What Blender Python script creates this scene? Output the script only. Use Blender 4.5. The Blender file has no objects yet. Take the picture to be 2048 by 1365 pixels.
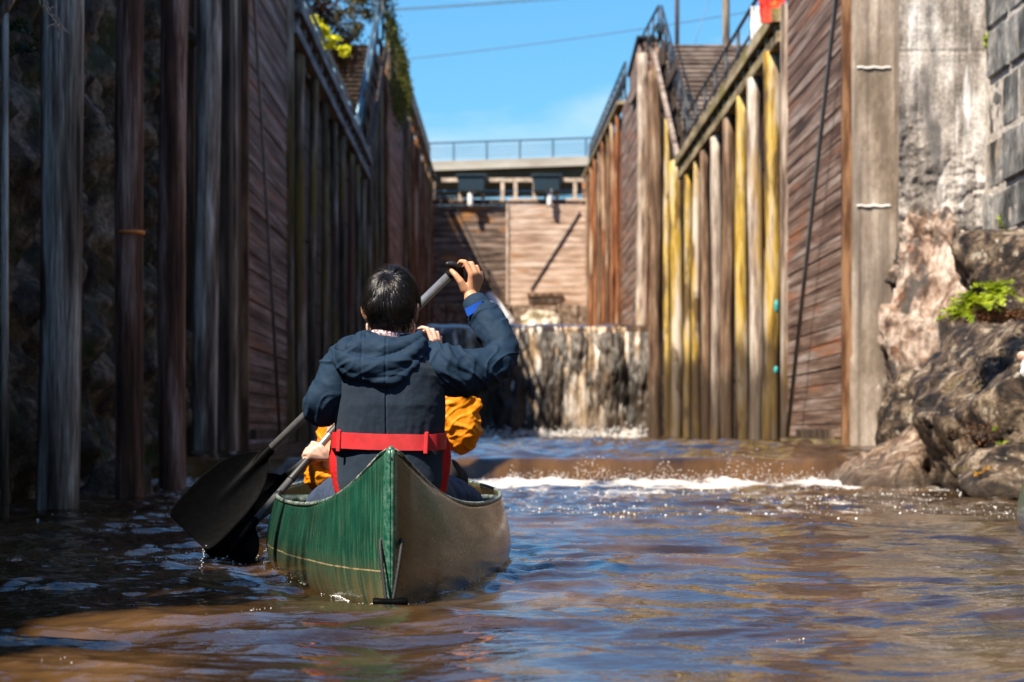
import bpy, math, random
import numpy as np
from mathutils import Vector, Matrix

random.seed(7)
rng = np.random.default_rng(7)
sc = bpy.context.scene
COL = sc.collection
R = math.radians

# ------------------------------------------------------------------ camera
# 85 mm lens, eye half a metre above the water, looking up the flume (+Y)
FPX = 4836.0            # focal length in photo pixels (2048 wide)
VX, VY, EYE = 991.0, 865.0, 0.5
cam_d = bpy.data.cameras.new('camera')
cam = bpy.data.objects.new('camera', cam_d)
COL.objects.link(cam)
cam.location = (0, 0, EYE)
cam.rotation_euler = (R(90), 0, 0)
cam_d.sensor_width = 36
cam_d.lens = 36 * FPX / 2048
cam_d.shift_x = (1024 - VX) / 2048
cam_d.shift_y = (VY - 682.5) / 2048
cam_d.clip_start = 0.1
cam_d.clip_end = 3000
cam_d.dof.use_dof = True
cam_d.dof.focus_distance = 7.75
cam_d.dof.aperture_fstop = 6.0
sc.camera = cam

# ------------------------------------------------------------------ world, sun, exposure
SUN = Vector((-1.0, -1.15, 2.0)).normalized()      # towards the sun
w = bpy.data.worlds.new('World')
sc.world = w
w.use_nodes = True
nt = w.node_tree
nt.nodes.clear()
wo = nt.nodes.new('ShaderNodeOutputWorld')
bg = nt.nodes.new('ShaderNodeBackground')
sky = nt.nodes.new('ShaderNodeTexSky')
sky.sky_type = 'NISHITA'
sky.sun_disc = False
sky.sun_elevation = math.asin(SUN.z)
sky.sun_rotation = math.atan2(SUN.x, SUN.y)
sky.altitude = 200
sky.air_density = 1.6
sky.dust_density = 0.15
sky.ozone_density = 4.0
SKY_STRENGTH = 0.055
bg.inputs['Strength'].default_value = SKY_STRENGTH
tint = nt.nodes.new('ShaderNodeMix'); tint.data_type = 'RGBA'; tint.blend_type = 'MULTIPLY'
tint.inputs[0].default_value = 1.0
tint.inputs[7].default_value = (0.45, 0.93, 1.42, 1)
nt.links.new(sky.outputs[0], tint.inputs[6])
# thin wispy clouds, by direction
tc = nt.nodes.new('ShaderNodeTexCoord')
mp = nt.nodes.new('ShaderNodeMapping'); mp.inputs['Scale'].default_value = (3.0, 3.0, 9.0)
cn = nt.nodes.new('ShaderNodeTexNoise'); cn.inputs['Scale'].default_value = 2.6
cn.inputs['Detail'].default_value = 6; cn.inputs['Roughness'].default_value = 0.55
cr = nt.nodes.new('ShaderNodeValToRGB')
cr.color_ramp.elements[0].position = 0.47; cr.color_ramp.elements[0].color = (0, 0, 0, 1)
cr.color_ramp.elements[1].position = 0.78; cr.color_ramp.elements[1].color = (0.8, 0.8, 0.8, 1)
nt.links.new(tc.outputs['Generated'], mp.inputs['Vector'])
nt.links.new(mp.outputs[0], cn.inputs['Vector'])
nt.links.new(cn.outputs['Fac'], cr.inputs[0])
cm = nt.nodes.new('ShaderNodeMix'); cm.data_type = 'RGBA'
cm.inputs[7].default_value = (7.0, 8.6, 10.0, 1)
nt.links.new(cr.outputs[0], cm.inputs[0])
nt.links.new(tint.outputs[2], cm.inputs[6])
nt.links.new(cm.outputs[2], bg.inputs['Color'])
nt.links.new(bg.outputs[0], wo.inputs['Surface'])

sl = bpy.data.lights.new('sun', 'SUN')
sl.energy = 5.0
sl.angle = R(0.53)
sl.color = (1.0, 0.90, 0.75)
so = bpy.data.objects.new('sun', sl)
COL.objects.link(so)
so.location = (-30, -30, 60)
so.rotation_euler = SUN.to_track_quat('Z', 'Y').to_euler()

sc.view_settings.view_transform = 'Standard'
sc.view_settings.look = 'None'
sc.view_settings.gamma = 1.0
sc.view_settings.exposure = 1.08
sc.cycles.max_bounces = 6
sc.cycles.diffuse_bounces = 3
sc.cycles.glossy_bounces = 3
sc.cycles.caustics_reflective = False
sc.cycles.caustics_refractive = False
sc.cycles.sample_clamp_indirect = 6
sc.cycles.use_denoising = True

# ------------------------------------------------------------------ helpers
def P(x, y, d):
    """a photo pixel at distance d metres up the flume"""
    return Vector(((x - VX) / FPX * d, d, EYE + (VY - y) / FPX * d))

def onwall(x, X):
    """distance of the photo column x on the long plane at lateral X"""
    return FPX * X / (x - VX)

_perm = np.concatenate([rng.permutation(256)] * 3)
_g3 = rng.normal(size=(256, 3)); _g3 /= np.linalg.norm(_g3, axis=1)[:, None]

def perlin(x, y, z=0.0):
    x, y, z = np.broadcast_arrays(np.asarray(x, float), np.asarray(y, float), np.asarray(z, float))
    xi, yi, zi = np.floor(x).astype(int), np.floor(y).astype(int), np.floor(z).astype(int)
    xf, yf, zf = x - xi, y - yi, z - zi
    u, v, q = [t * t * t * (t * (t * 6 - 15) + 10) for t in (xf, yf, zf)]
    out = 0
    for dx in (0, 1):
        for dy in (0, 1):
            for dz in (0, 1):
                h = _perm[_perm[_perm[(xi + dx) & 255] + ((yi + dy) & 255)] + ((zi + dz) & 255)]
                g = _g3[h]
                dot = g[..., 0] * (xf - dx) + g[..., 1] * (yf - dy) + g[..., 2] * (zf - dz)
                out = out + dot * (u if dx else 1 - u) * (v if dy else 1 - v) * (q if dz else 1 - q)
    return out * 1.6

def fbm(x, y, z=0.0, o=4, gain=0.5):
    a, f, s = 1.0, 1.0, 0
    for i in range(o):
        s = s + a * perlin(np.asarray(x) * f + 17.3 * i, np.asarray(y) * f + 5.1 * i, np.asarray(z) * f)
        a *= gain; f *= 2.03
    return s

def sstep(a, b, x):
    t = np.clip((np.asarray(x, float) - a) / (b - a), 0, 1)
    return t * t * (3 - 2 * t)

class MB:
    """collects geometry, then links it as one mesh object"""
    def __init__(s):
        s.v = []; s.f = []
    def add(s, vs, fs):
        o = len(s.v)
        s.v.extend([tuple(p) for p in vs])
        s.f.extend([tuple(i + o for i in f) for f in fs])
    def box(s, c, size, rot=None, taper=0.0):
        hx, hy, hz = size[0] / 2, size[1] / 2, size[2] / 2
        pts = []
        for z in (-hz, hz):
            k = 1 - (taper if z > 0 else 0)
            for x, y in ((-hx, -hy), (hx, -hy), (hx, hy), (-hx, hy)):
                pts.append(Vector((x * k, y * k, z)))
        if rot is not None:
            pts = [rot @ p for p in pts]
        c = Vector(c)
        s.add([p + c for p in pts], [(3, 2, 1, 0), (4, 5, 6, 7), (0, 1, 5, 4), (1, 2, 6, 5), (2, 3, 7, 6), (3, 0, 4, 7)])
    def bevbox(s, c, size, b, rot=None):
        """box with chamfered edges"""
        hx, hy, hz = size[0] / 2, size[1] / 2, size[2] / 2
        c = Vector(c)
        rings = []
        for z, k in ((-hz, b), (-hz + b, 0), (hz - b, 0), (hz, b)):
            r = []
            x, y = hx - k, hy - k
            for px, py in ((-x + b, -y), (x - b, -y), (x, -y + b), (x, y - b), (x - b, y), (-x + b, y), (-x, y - b), (-x, -y + b)):
                p = Vector((px, py, z))
                if rot is not None: p = rot @ p
                r.append(p + c)
            rings.append(r)
        s.loft(rings)
    def bar(s, a, b, wd, ht, up=(0, 0, 1)):
        a, b = Vector(a), Vector(b)
        d = (b - a); L = d.length; d.normalize()
        up = Vector(up)
        x = d.cross(up)
        if x.length < 1e-4: x = d.cross(Vector((0, 1, 0)))
        x.normalize(); y = x.cross(d)
        m = Matrix((x, d, y)).transposed()
        s.box((a + b) / 2, (wd, L, ht), rot=m)
    def loft(s, rings, cap=True, closed=True):
        o = len(s.v); n = len(rings[0])
        for r in rings: s.v.extend([tuple(p) for p in r])
        for i in range(len(rings) - 1):
            for j in range(n if closed else n - 1):
                k = (j + 1) % n
                s.f.append((o + i * n + j, o + i * n + k, o + (i + 1) * n + k, o + (i + 1) * n + j))
        if cap:
            s.f.append(tuple(o + j for j in reversed(range(n))))
            e = o + (len(rings) - 1) * n
            s.f.append(tuple(e + j for j in range(n)))
    def tube(s, pts, radii, n=10, sub=0, fold=None, round_ends=False, flat=None):
        """tapered tube through pts; fold(t, ang) gives an extra radius; flat = (axis, k) squashes along axis"""
        pts = [Vector(p) for p in pts]
        if not hasattr(radii, '__len__'): radii = [radii] * len(pts)
        if sub:
            P2, R2 = [], []
            m = len(pts)
            for i in range(m - 1):
                p0 = pts[max(i - 1, 0)]; p1 = pts[i]; p2 = pts[i + 1]; p3 = pts[min(i + 2, m - 1)]
                for j in range(sub):
                    t = j / sub
                    P2.append(0.5 * ((2 * p1) + (p2 - p0) * t + (2 * p0 - 5 * p1 + 4 * p2 - p3) * t * t + (3 * p1 - p0 - 3 * p2 + p3) * t ** 3))
                    R2.append(radii[i] + (radii[i + 1] - radii[i]) * (t * t * (3 - 2 * t)))
            P2.append(pts[-1]); R2.append(radii[-1])
            pts, radii = P2, R2
        if round_ends:
            r0, r1 = radii[0], radii[-1]
            d0 = (pts[0] - pts[1]).normalized(); d1 = (pts[-1] - pts[-2]).normalized()
            pre = [(pts[0] + d0 * r0 * q, r0 * math.sqrt(max(0.02, 1 - q * q))) for q in (0.97, 0.75, 0.4)]
            post = [(pts[-1] + d1 * r1 * q, r1 * math.sqrt(max(0.02, 1 - q * q))) for q in (0.4, 0.75, 0.97)]
            pts = [p for p, _ in pre] + pts + [p for p, _ in post]
            radii = [r for _, r in pre] + list(radii) + [r for _, r in post]
        m = len(pts)
        tg = [(pts[min(i + 1, m - 1)] - pts[max(i - 1, 0)]).normalized() for i in range(m)]
        a = Vector((0, 0, 1)) if abs(tg[0].z) < 0.8 else Vector((0, 1, 0))
        x = (a - tg[0] * a.dot(tg[0])).normalized()
        rings = []
        for i in range(m):
            x = (x - tg[i] * x.dot(tg[i])).normalized()
            y = tg[i].cross(x)
            ring = []
            for j in range(n):
                an = 2 * math.pi * j / n
                r = radii[i] + (fold(i / (m - 1), an) if fold else 0)
                o = x * (math.cos(an) * r) + y * (math.sin(an) * r)
                if flat is not None:
                    ax = Vector(flat[0])
                    o = o - ax * (o.dot(ax) * (1 - flat[1]))
                ring.append(pts[i] + o)
            rings.append(ring)
        s.loft(rings)
    def ellipsoid(s, c, r, nu=20, nv=12, rot=None):
        c = Vector(c); rings = []
        for i in range(nv + 1):
            ph = -math.pi / 2 + math.pi * (i + 0.001) / (nv + 0.002)
            ring = []
            for j in range(nu):
                th = 2 * math.pi * j / nu
                p = Vector((r[0] * math.cos(ph) * math.cos(th), r[1] * math.cos(ph) * math.sin(th), r[2] * math.sin(ph)))
                if rot is not None: p = rot @ p
                ring.append(c + p)
            rings.append(ring)
        s.loft(rings)
    def build(s, name, mat=None, parent=None, smooth=False):
        me = bpy.data.meshes.new(name)
        me.from_pydata(s.v, [], s.f)
        me.update()
        return link(name, me, mat, parent, smooth)

def link(name, me, mat=None, parent=None, smooth=False):
    o = bpy.data.objects.new(name, me)
    COL.objects.link(o)
    if mat is not None: me.materials.append(mat)
    if smooth: me.shade_smooth()
    if parent is not None:
        o.parent = parent
        o.matrix_parent_inverse = Matrix.Translation(-Vector(parent.location)) if parent.type == 'EMPTY' else parent.matrix_world.inverted()
    return o

def thing(name, label, cat, loc=(0, 0, 0), group=None):
    o = bpy.data.objects.new(name, None)
    COL.objects.link(o)
    o.location = loc; o.empty_display_size = 0.2
    return tag(o, label, cat, group)

def tag(o, label, cat, group=None):
    o['label'] = label; o['category'] = cat
    if group: o['group'] = group
    return o

def struct(o, label=None):
    o['kind'] = 'structure'
    if label: o['label'] = label
    return o

def stuff(o, label, cat='ground cover'):
    o['kind'] = 'stuff'; o['label'] = label; o['category'] = cat
    return o

def grid_mesh(name, V, mat=None, parent=None, smooth=True, flip=False, uv=None):
    """V: (rows, cols, 3) array"""
    nr, nc = V.shape[:2]
    idx = np.arange(nr * nc).reshape(nr, nc)
    q = np.stack([idx[:-1, :-1], idx[:-1, 1:], idx[1:, 1:], idx[1:, :-1]], -1).reshape(-1, 4)
    if flip: q = q[:, ::-1]
    me = bpy.data.meshes.new(name)
    me.vertices.add(nr * nc); me.vertices.foreach_set('co', V.reshape(-1).astype(np.float32))
    me.loops.add(q.size); me.loops.foreach_set('vertex_index', q.reshape(-1).astype(np.int32))
    me.polygons.add(len(q)); me.polygons.foreach_set('loop_start', (np.arange(len(q)) * 4).astype(np.int32))
    me.update(calc_edges=True)
    if uv is not None:
        l = me.uv_layers.new(name='uv')
        l.data.foreach_set('uv', uv.reshape(-1, 2)[q.reshape(-1)].reshape(-1).astype(np.float32))
    me.validate()
    return link(name, me, mat, parent, smooth)

def co_get(me):
    a = np.empty(len(me.vertices) * 3, np.float32); me.vertices.foreach_get('co', a); return a.reshape(-1, 3).astype(float)
def co_set(me, a):
    me.vertices.foreach_set('co', a.astype(np.float32).reshape(-1)); me.update()
def nrm_get(me):
    a = np.empty(len(me.vertices) * 3, np.float32); me.vertices.foreach_get('normal', a); return a.reshape(-1, 3).astype(float)

def fuse(mb, name, voxel, mat, parent=None, smooth_it=4):
    """union of overlapping closed shapes as ONE continuous skin"""
    tmp = mb.build('tmp_' + name)
    r = tmp.modifiers.new('r', 'REMESH'); r.mode = 'VOXEL'; r.voxel_size = voxel
    if smooth_it:
        s = tmp.modifiers.new('s', 'SMOOTH'); s.factor = 0.5; s.iterations = smooth_it
    bpy.context.view_layer.update()
    dg = bpy.context.evaluated_depsgraph_get()
    me = bpy.data.meshes.new_from_object(tmp.evaluated_get(dg))
    me.name = name
    old = tmp.data
    bpy.data.objects.remove(tmp); bpy.data.meshes.remove(old)
    me.materials.clear()
    return link(name, me, mat, parent, True)

def displace(o, fn):
    """move each vertex along its normal by fn(co) metres"""
    me = o.data
    c = co_get(me); n = nrm_get(me)
    co_set(me, c + n * fn(c)[:, None])
    return o

# ------------------------------------------------------------------ materials
class NT:
    def __init__(s, name):
        s.m = bpy.data.materials.new(name); s.m.use_nodes = True
        s.t = s.m.node_tree; s.t.nodes.clear()
        s.out = s.t.nodes.new('ShaderNodeOutputMaterial')
        s.b = s.t.nodes.new('ShaderNodeBsdfPrincipled')
        s.t.links.new(s.b.outputs[0], s.out.inputs[0])
        s.geo = s.t.nodes.new('ShaderNodeNewGeometry')
        s.oi = s.t.nodes.new('ShaderNodeObjectInfo')
    def n(s, typ, **kw):
        x = s.t.nodes.new('ShaderNode' + typ)
        for k, v in kw.items(): setattr(x, k, v)
        return x
    def l(s, a, b): s.t.links.new(a, b)
    def vec(s, scale=(1, 1, 1), src=None, rand=0.0):
        """position stretched by scale, shifted per object"""
        v = src or s.geo.outputs['Position']
        if rand:
            a = s.n('VectorMath', operation='SCALE'); a.inputs[0].default_value = (37.1, 91.7, 53.3)
            s.l(s.oi.outputs['Random'], a.inputs['Scale'])
            b = s.n('VectorMath', operation='ADD'); s.l(v, b.inputs[0]); s.l(a.outputs[0], b.inputs[1]); v = b.outputs[0]
        m = s.n('VectorMath', operation='MULTIPLY'); m.inputs[1].default_value = scale
        s.l(v, m.inputs[0])
        return m.outputs[0]
    def noise(s, v, scale=1.0, detail=5, rough=0.6, dist=0.0):
        x = s.n('TexNoise'); x.inputs['Scale'].default_value = scale
        x.inputs['Detail'].default_value = detail; x.inputs['Roughness'].default_value = rough
        x.inputs['Distortion'].default_value = dist
        s.l(v, x.inputs['Vector']); return x.outputs['Fac']
    def ramp(s, f, stops, interp='LINEAR'):
        x = s.n('ValToRGB'); e = x.color_ramp.elements; x.color_ramp.interpolation = interp
        while len(e) < len(stops): e.new(0.5)
        for i, (p, c) in enumerate(stops):
            if not hasattr(c, '__len__'): c = (c, c, c)
            e[i].position = p; e[i].color = (*c[:3], 1)
        s.l(f, x.inputs[0]); return x.outputs[0]
    def mix(s, f, a, b, mode='MIX'):
        x = s.n('Mix', data_type='RGBA', blend_type=mode)
        for i, q in ((0, f), (6, a), (7, b)):
            if hasattr(q, 'is_linked') or hasattr(q, 'links'): s.l(q, x.inputs[i])
            elif i == 0: x.inputs[0].default_value = q
            else: x.inputs[i].default_value = (*q[:3], 1)
        return x.outputs[2]
    def math(s, op, a, b=0.0, c=0.0):
        x = s.n('Math', operation=op)
        for i, q in enumerate((a, b, c)):
            if hasattr(q, 'links'): s.l(q, x.inputs[i])
            else: x.inputs[i].default_value = q
        return x.outputs[0]
    def set(s, color=None, rough=None, bump=None, bs=0.3, bd=0.02, metal=None, spec=None):
        for k, q in (('Base Color', color), ('Roughness', rough), ('Metallic', metal), ('Specular IOR Level', spec)):
            if q is None: continue
            if hasattr(q, 'links'): s.l(q, s.b.inputs[k])
            elif hasattr(q, '__len__'): s.b.inputs[k].default_value = (*q[:3], 1)
            else: s.b.inputs[k].default_value = q
        if bump is not None:
            x = s.n('Bump'); x.inputs['Strength'].default_value = bs; x.inputs['Distance'].default_value = bd
            s.l(bump, x.inputs['Height']); s.l(x.outputs[0], s.b.inputs['Normal'])
        return s.m

def weathered(name, stops, stretch=(1, 1, 1), scale=3, patches=(), rough=0.75, bs=0.5, bd=0.02, rand=1.0, fine=None, dist=0.0, spec=0.3, wet=None):
    """layered procedural surface: stretched noise through a ramp, then soft patches of other colours"""
    q = NT(name)
    v = q.vec(stretch, rand=rand)
    f = q.noise(v, scale, 8, 0.62, dist)
    stops = [(0.5 + (p - 0.5) * 0.66, c_) for p, c_ in stops]
    c = q.ramp(f, stops)
    b = f
    if fine:
        f2 = q.noise(q.vec(fine[0], rand=rand), fine[1], 6, 0.7)
        c = q.mix(1.0, c, q.ramp(f2, [(0.38, fine[2] * 0.7), (0.62, 1.0)]), 'MULTIPLY')
        b = q.math('ADD', f, f2)
    for col, st, ps, lo, hi in patches:
        pf = q.noise(q.vec(st, rand=rand + 0.5), ps, 5, 0.6)
        c = q.mix(q.ramp(pf, [(lo, 0.0), (hi, 1.0)]), c, col)
    if wet:
        # water-soaked foot of the timber, darkened higher up to paint in shadow too
        sz = q.n('SeparateXYZ'); q.l(q.geo.outputs['Position'], sz.inputs[0])
        wn = q.noise(q.vec((1, 1, 0.3), rand=1.0), 2.5, 4)
        h_ = q.math('ADD', sz.outputs['Z'], q.math('MULTIPLY', wn, -1.6))
        mr = q.n('MapRange', interpolation_type='SMOOTHSTEP'); mr.inputs[1].default_value = wet - 0.1; mr.inputs[2].default_value = wet - 0.95; q.l(h_, mr.inputs[0])
        c = q.mix(q.math('MULTIPLY', mr.outputs[0], 0.85), c, (0.035, 0.02, 0.01))
    return q.set(c, rough, b, bs, bd, spec=spec)

def plain(name, col, rough=0.6, metal=0.0, var=0.25, scale=8, bs=0.15, bd=0.005, spec=0.5):
    q = NT(name)
    f = q.noise(q.vec(rand=1.0), scale, 5, 0.6)
    c = q.ramp(f, [(0.3, [k * (1 - var) for k in col]), (0.7, [min(1, k * (1 + var)) for k in col])])
    return q.set(c, rough, f, bs, bd, metal, spec)

M = {}
ST = (1, 1, 0.09)     # grain running up
# timbers of the sunlit right wall
M['pale'] = weathered('pale_timber', [(0.3, (0.16, 0.10, 0.075)), (0.5, (0.52, 0.40, 0.31)), (0.68, (0.74, 0.63, 0.52))], ST, 9,
                      [((0.40, 0.23, 0.04), (1, 1, 0.22), 1.1, 0.54, 0.66), ((0.055, 0.04, 0.025), (1, 1, 0.3), 1.6, 0.62, 0.72)], fine=((1, 1, 0.05), 40, 0.6), wet=1.2)
M['yellow'] = weathered('lichened_timber', [(0.3, (0.13, 0.06, 0.012)), (0.46, (0.56, 0.34, 0.045)), (0.60, (0.74, 0.52, 0.16)), (0.7, (0.66, 0.50, 0.32))], ST, 7,
                        [((0.66, 0.54, 0.42), (1, 1, 0.15), 1.8, 0.52, 0.60), ((0.12, 0.07, 0.025), (1, 1, 0.3), 2.2, 0.52, 0.60)], fine=((1, 1, 0.05), 40, 0.6), wet=1.9)
M['rustpost'] = weathered('rust_stained_timber', [(0.3, (0.10, 0.03, 0.012)), (0.5, (0.34, 0.12, 0.045)), (0.7, (0.52, 0.26, 0.12))], ST, 8,
                          [((0.55, 0.42, 0.28), (1, 1, 0.2), 1.2, 0.55, 0.66)], fine=((1, 1, 0.05), 30, 0.55))
M['brownpost'] = weathered('brown_timber', [(0.3, (0.08, 0.04, 0.022)), (0.55, (0.29, 0.17, 0.10)), (0.72, (0.50, 0.37, 0.26))], ST, 8,
                           [((0.40, 0.28, 0.03), (1, 1, 0.25), 1.3, 0.6, 0.7)], fine=((1, 1, 0.05), 30, 0.55), wet=1.5)
M['plank'] = weathered('plank_boards', [(0.30, (0.10, 0.052, 0.036)), (0.5, (0.25, 0.155, 0.11)), (0.72, (0.46, 0.36, 0.31))], (1, 0.022, 1), 10,
                       [((0.30, 0.12, 0.055), (1, 0.07, 1), 3.5, 0.56, 0.68), ((0.05, 0.03, 0.02), (1, 0.06, 1), 2.5, 0.60, 0.72)], fine=((1, 0.02, 1), 45, 0.75), rand=0.0)
M['plank_frontal'] = weathered('gate_boards', [(0.25, (0.28, 0.17, 0.115)), (0.5, (0.58, 0.41, 0.30)), (0.75, (0.80, 0.64, 0.53))], (0.12, 1, 1), 5,
                               [((0.40, 0.18, 0.07), (0.3, 1, 1), 1.6, 0.58, 0.7), ((0.10, 0.07, 0.05), (0.3, 1, 1), 0.8, 0.58, 0.75)], fine=((0.1, 1, 1), 14, 1.0), rand=1.0)
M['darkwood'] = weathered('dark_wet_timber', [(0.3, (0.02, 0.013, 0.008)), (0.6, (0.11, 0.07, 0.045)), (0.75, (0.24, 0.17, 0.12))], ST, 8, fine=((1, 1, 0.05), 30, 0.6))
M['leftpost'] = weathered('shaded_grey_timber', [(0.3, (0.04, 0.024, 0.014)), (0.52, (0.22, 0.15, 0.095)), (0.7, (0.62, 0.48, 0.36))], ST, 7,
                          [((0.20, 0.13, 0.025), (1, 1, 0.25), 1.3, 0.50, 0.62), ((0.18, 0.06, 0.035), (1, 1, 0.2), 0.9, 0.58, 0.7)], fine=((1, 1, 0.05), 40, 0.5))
M['piling'] = weathered('bleached_piling', [(0.28, (0.05, 0.034, 0.024)), (0.45, (0.29, 0.22, 0.17)), (0.65, (0.80, 0.70, 0.60))], ST, 6,
                        [((0.09, 0.05, 0.035), (1, 1, 0.18), 2.2, 0.58, 0.68)], fine=((1, 1, 0.04), 60, 0.5), bs=0.8)
M['pilingred'] = weathered('reddish_piling', [(0.28, (0.035, 0.016, 0.01)), (0.5, (0.20, 0.085, 0.052)), (0.68, (0.58, 0.38, 0.30))], ST, 6,
                           [((0.34, 0.30, 0.28), (1, 1, 0.14), 1.1, 0.58, 0.68)], fine=((1, 1, 0.04), 60, 0.5), bs=0.8)
M['concrete'] = weathered('stained_concrete', [(0.34, (0.22, 0.19, 0.165)), (0.5, (0.52, 0.455, 0.40)), (0.66, (0.74, 0.69, 0.64))], (1, 1, 0.22), 3.6,
                          [((0.86, 0.85, 0.84), (1, 1, 0.12), 3.5, 0.58, 0.68), ((0.13, 0.12, 0.115), (1, 1, 0.16), 3.6, 0.53, 0.66), ((0.45, 0.20, 0.08), (1, 1, 0.2), 3.0, 0.68, 0.75)],
                          fine=((1, 1, 1), 30, 0.75), bs=0.5, rough=0.85)
M['pier'] = weathered('tan_concrete_pier', [(0.3, (0.19, 0.145, 0.105)), (0.5, (0.33, 0.26, 0.20)), (0.7, (0.48, 0.40, 0.33))], (1, 1, 0.4), 2.6,
                      [((0.12, 0.095, 0.075), (1, 1, 0.10), 1.3, 0.50, 0.62), ((0.75, 0.66, 0.56), (1, 1, 0.6), 5, 0.68, 0.74), ((0.13, 0.10, 0.08), (3.5, 1, 0.08), 1.6, 0.50, 0.62)], fine=((1, 1, 0.6), 22, 1.1), rough=0.85)
M['block'] = weathered('dark_stone_blocks', [(0.34, (0.035, 0.036, 0.036)), (0.48, (0.15, 0.15, 0.145)), (0.66, (0.46, 0.44, 0.41))], (1, 0.5, 0.35), 3,
                       [((0.30, 0.37, 0.38), (1, 1, 0.3), 2, 0.58, 0.7), ((0.44, 0.34, 0.24), (1, 1, 0.3), 3, 0.6, 0.7)], fine=((1, 1, 0.5), 22, 0.5), rough=0.8)
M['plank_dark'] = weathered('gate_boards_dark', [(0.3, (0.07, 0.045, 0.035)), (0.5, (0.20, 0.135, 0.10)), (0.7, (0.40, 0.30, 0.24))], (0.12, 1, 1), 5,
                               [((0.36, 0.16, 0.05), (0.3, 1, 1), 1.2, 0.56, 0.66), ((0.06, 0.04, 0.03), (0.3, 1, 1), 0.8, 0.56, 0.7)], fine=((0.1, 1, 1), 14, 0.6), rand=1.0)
M['mortar'] = weathered('mortar', [(0.3, (0.3, 0.26, 0.22)), (0.7, (0.62, 0.55, 0.48))], (1, 1, 1), 12)
M['rock'] = weathered('brown_rock', [(0.34, (0.016, 0.011, 0.008)), (0.47, (0.095, 0.062, 0.040)), (0.58, (0.23, 0.16, 0.10)), (0.70, (0.48, 0.37, 0.26))], (1, 1, 1), 4.5,
                      [((0.42, 0.36, 0.28), (1, 1, 1), 9, 0.60, 0.66), ((0.14, 0.10, 0.02), (1, 1, 1), 2.2, 0.6, 0.7)], fine=((1, 1, 1), 26, 0.45), bs=0.9, bd=0.05, rough=0.6, dist=0.6)
M['rocktan'] = weathered('tan_rock', [(0.3, (0.15, 0.085, 0.05)), (0.5, (0.36, 0.24, 0.155)), (0.7, (0.62, 0.48, 0.36))], (1, 1, 1), 3.5,
                         [((0.10, 0.07, 0.05), (1, 1, 1), 4, 0.56, 0.66)], fine=((1, 1, 1), 22, 0.5), bs=0.9, bd=0.05, rough=0.6, dist=0.8)
M['rockpink'] = weathered('pale_pink_rock', [(0.34, (0.09, 0.05, 0.03)), (0.46, (0.34, 0.225, 0.16)), (0.64, (0.68, 0.54, 0.44))], (1, 1, 0.8), 3.0,
                          [((0.07, 0.058, 0.05), (1, 1, 0.7), 2.6, 0.52, 0.60), ((0.30, 0.11, 0.035), (1, 1, 1), 3, 0.58, 0.68)], fine=((1, 1, 1), 14, 0.85), bs=0.8, bd=0.05, dist=0.9)
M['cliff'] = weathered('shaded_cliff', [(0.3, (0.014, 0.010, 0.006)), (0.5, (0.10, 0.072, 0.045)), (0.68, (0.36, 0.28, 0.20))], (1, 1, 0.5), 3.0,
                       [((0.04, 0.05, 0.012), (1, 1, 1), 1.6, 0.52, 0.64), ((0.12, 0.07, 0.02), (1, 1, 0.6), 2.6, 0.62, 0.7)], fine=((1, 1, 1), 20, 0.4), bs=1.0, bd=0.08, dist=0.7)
M['steel'] = plain('blue_grey_steel', (0.10, 0.17, 0.22), 0.45, 0.6)
M['darksteel'] = plain('dark_steel', (0.03, 0.035, 0.04), 0.5, 0.5)
M['greypaint'] = plain('grey_rod', (0.22, 0.23, 0.23), 0.5, 0.3)
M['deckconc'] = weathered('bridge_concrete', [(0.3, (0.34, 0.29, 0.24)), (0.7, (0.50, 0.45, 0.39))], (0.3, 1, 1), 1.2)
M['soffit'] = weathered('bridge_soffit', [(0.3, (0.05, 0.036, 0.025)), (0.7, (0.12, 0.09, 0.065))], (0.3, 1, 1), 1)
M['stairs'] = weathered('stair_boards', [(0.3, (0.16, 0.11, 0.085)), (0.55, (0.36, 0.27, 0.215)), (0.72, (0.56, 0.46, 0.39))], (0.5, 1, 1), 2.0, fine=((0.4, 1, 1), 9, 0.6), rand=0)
M['palebeam'] = weathered('pale_beam', [(0.3, (0.30, 0.22, 0.16)), (0.7, (0.66, 0.52, 0.40))], (1, 1, 1), 3)
M['rail'] = plain('black_rail', (0.018, 0.02, 0.024), 0.45, 0.2)
M['beam'] = weathered('mossy_beam', [(0.3, (0.10, 0.07, 0.035)), (0.55, (0.30, 0.22, 0.12)), (0.72, (0.46, 0.36, 0.22))], (1, 0.12, 1), 6, [((0.20, 0.17, 0.03), (1, 0.4, 1), 2, 0.52, 0.66)])
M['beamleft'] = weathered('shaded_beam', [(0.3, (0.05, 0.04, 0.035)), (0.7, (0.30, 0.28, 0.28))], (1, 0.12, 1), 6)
M['earth'] = weathered('bank_earth', [(0.3, (0.05, 0.035, 0.02)), (0.7, (0.16, 0.12, 0.07))], (1, 1, 1), 1.0, [((0.06, 0.08, 0.02), (1, 1, 1), 0.6, 0.45, 0.6)], rand=0)
M['bed'] = weathered('river_bed', [(0.3, (0.05, 0.03, 0.02)), (0.7, (0.12, 0.08, 0.05))], (1, 1, 1), 2, rand=0)
M['orange_band'] = plain('orange_paint', (0.65, 0.18, 0.03), 0.6)
M['turq'] = plain('turquoise_cord', (0.03, 0.36, 0.36), 0.6)
M['white'] = plain('white_paint', (0.78, 0.76, 0.72), 0.5, var=0.08)
M['whitecloth'] = plain('white_cloth', (0.78, 0.78, 0.78), 0.8, var=0.08)
M['redcloth'] = weathered('red_cloth', [(0.3, (0.55, 0.03, 0.02)), (0.7, (0.72, 0.07, 0.035))], (1, 1, 1), 2, [((0.7, 0.32, 0.02), (1, 1, 1), 5, 0.62, 0.7)])
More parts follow.
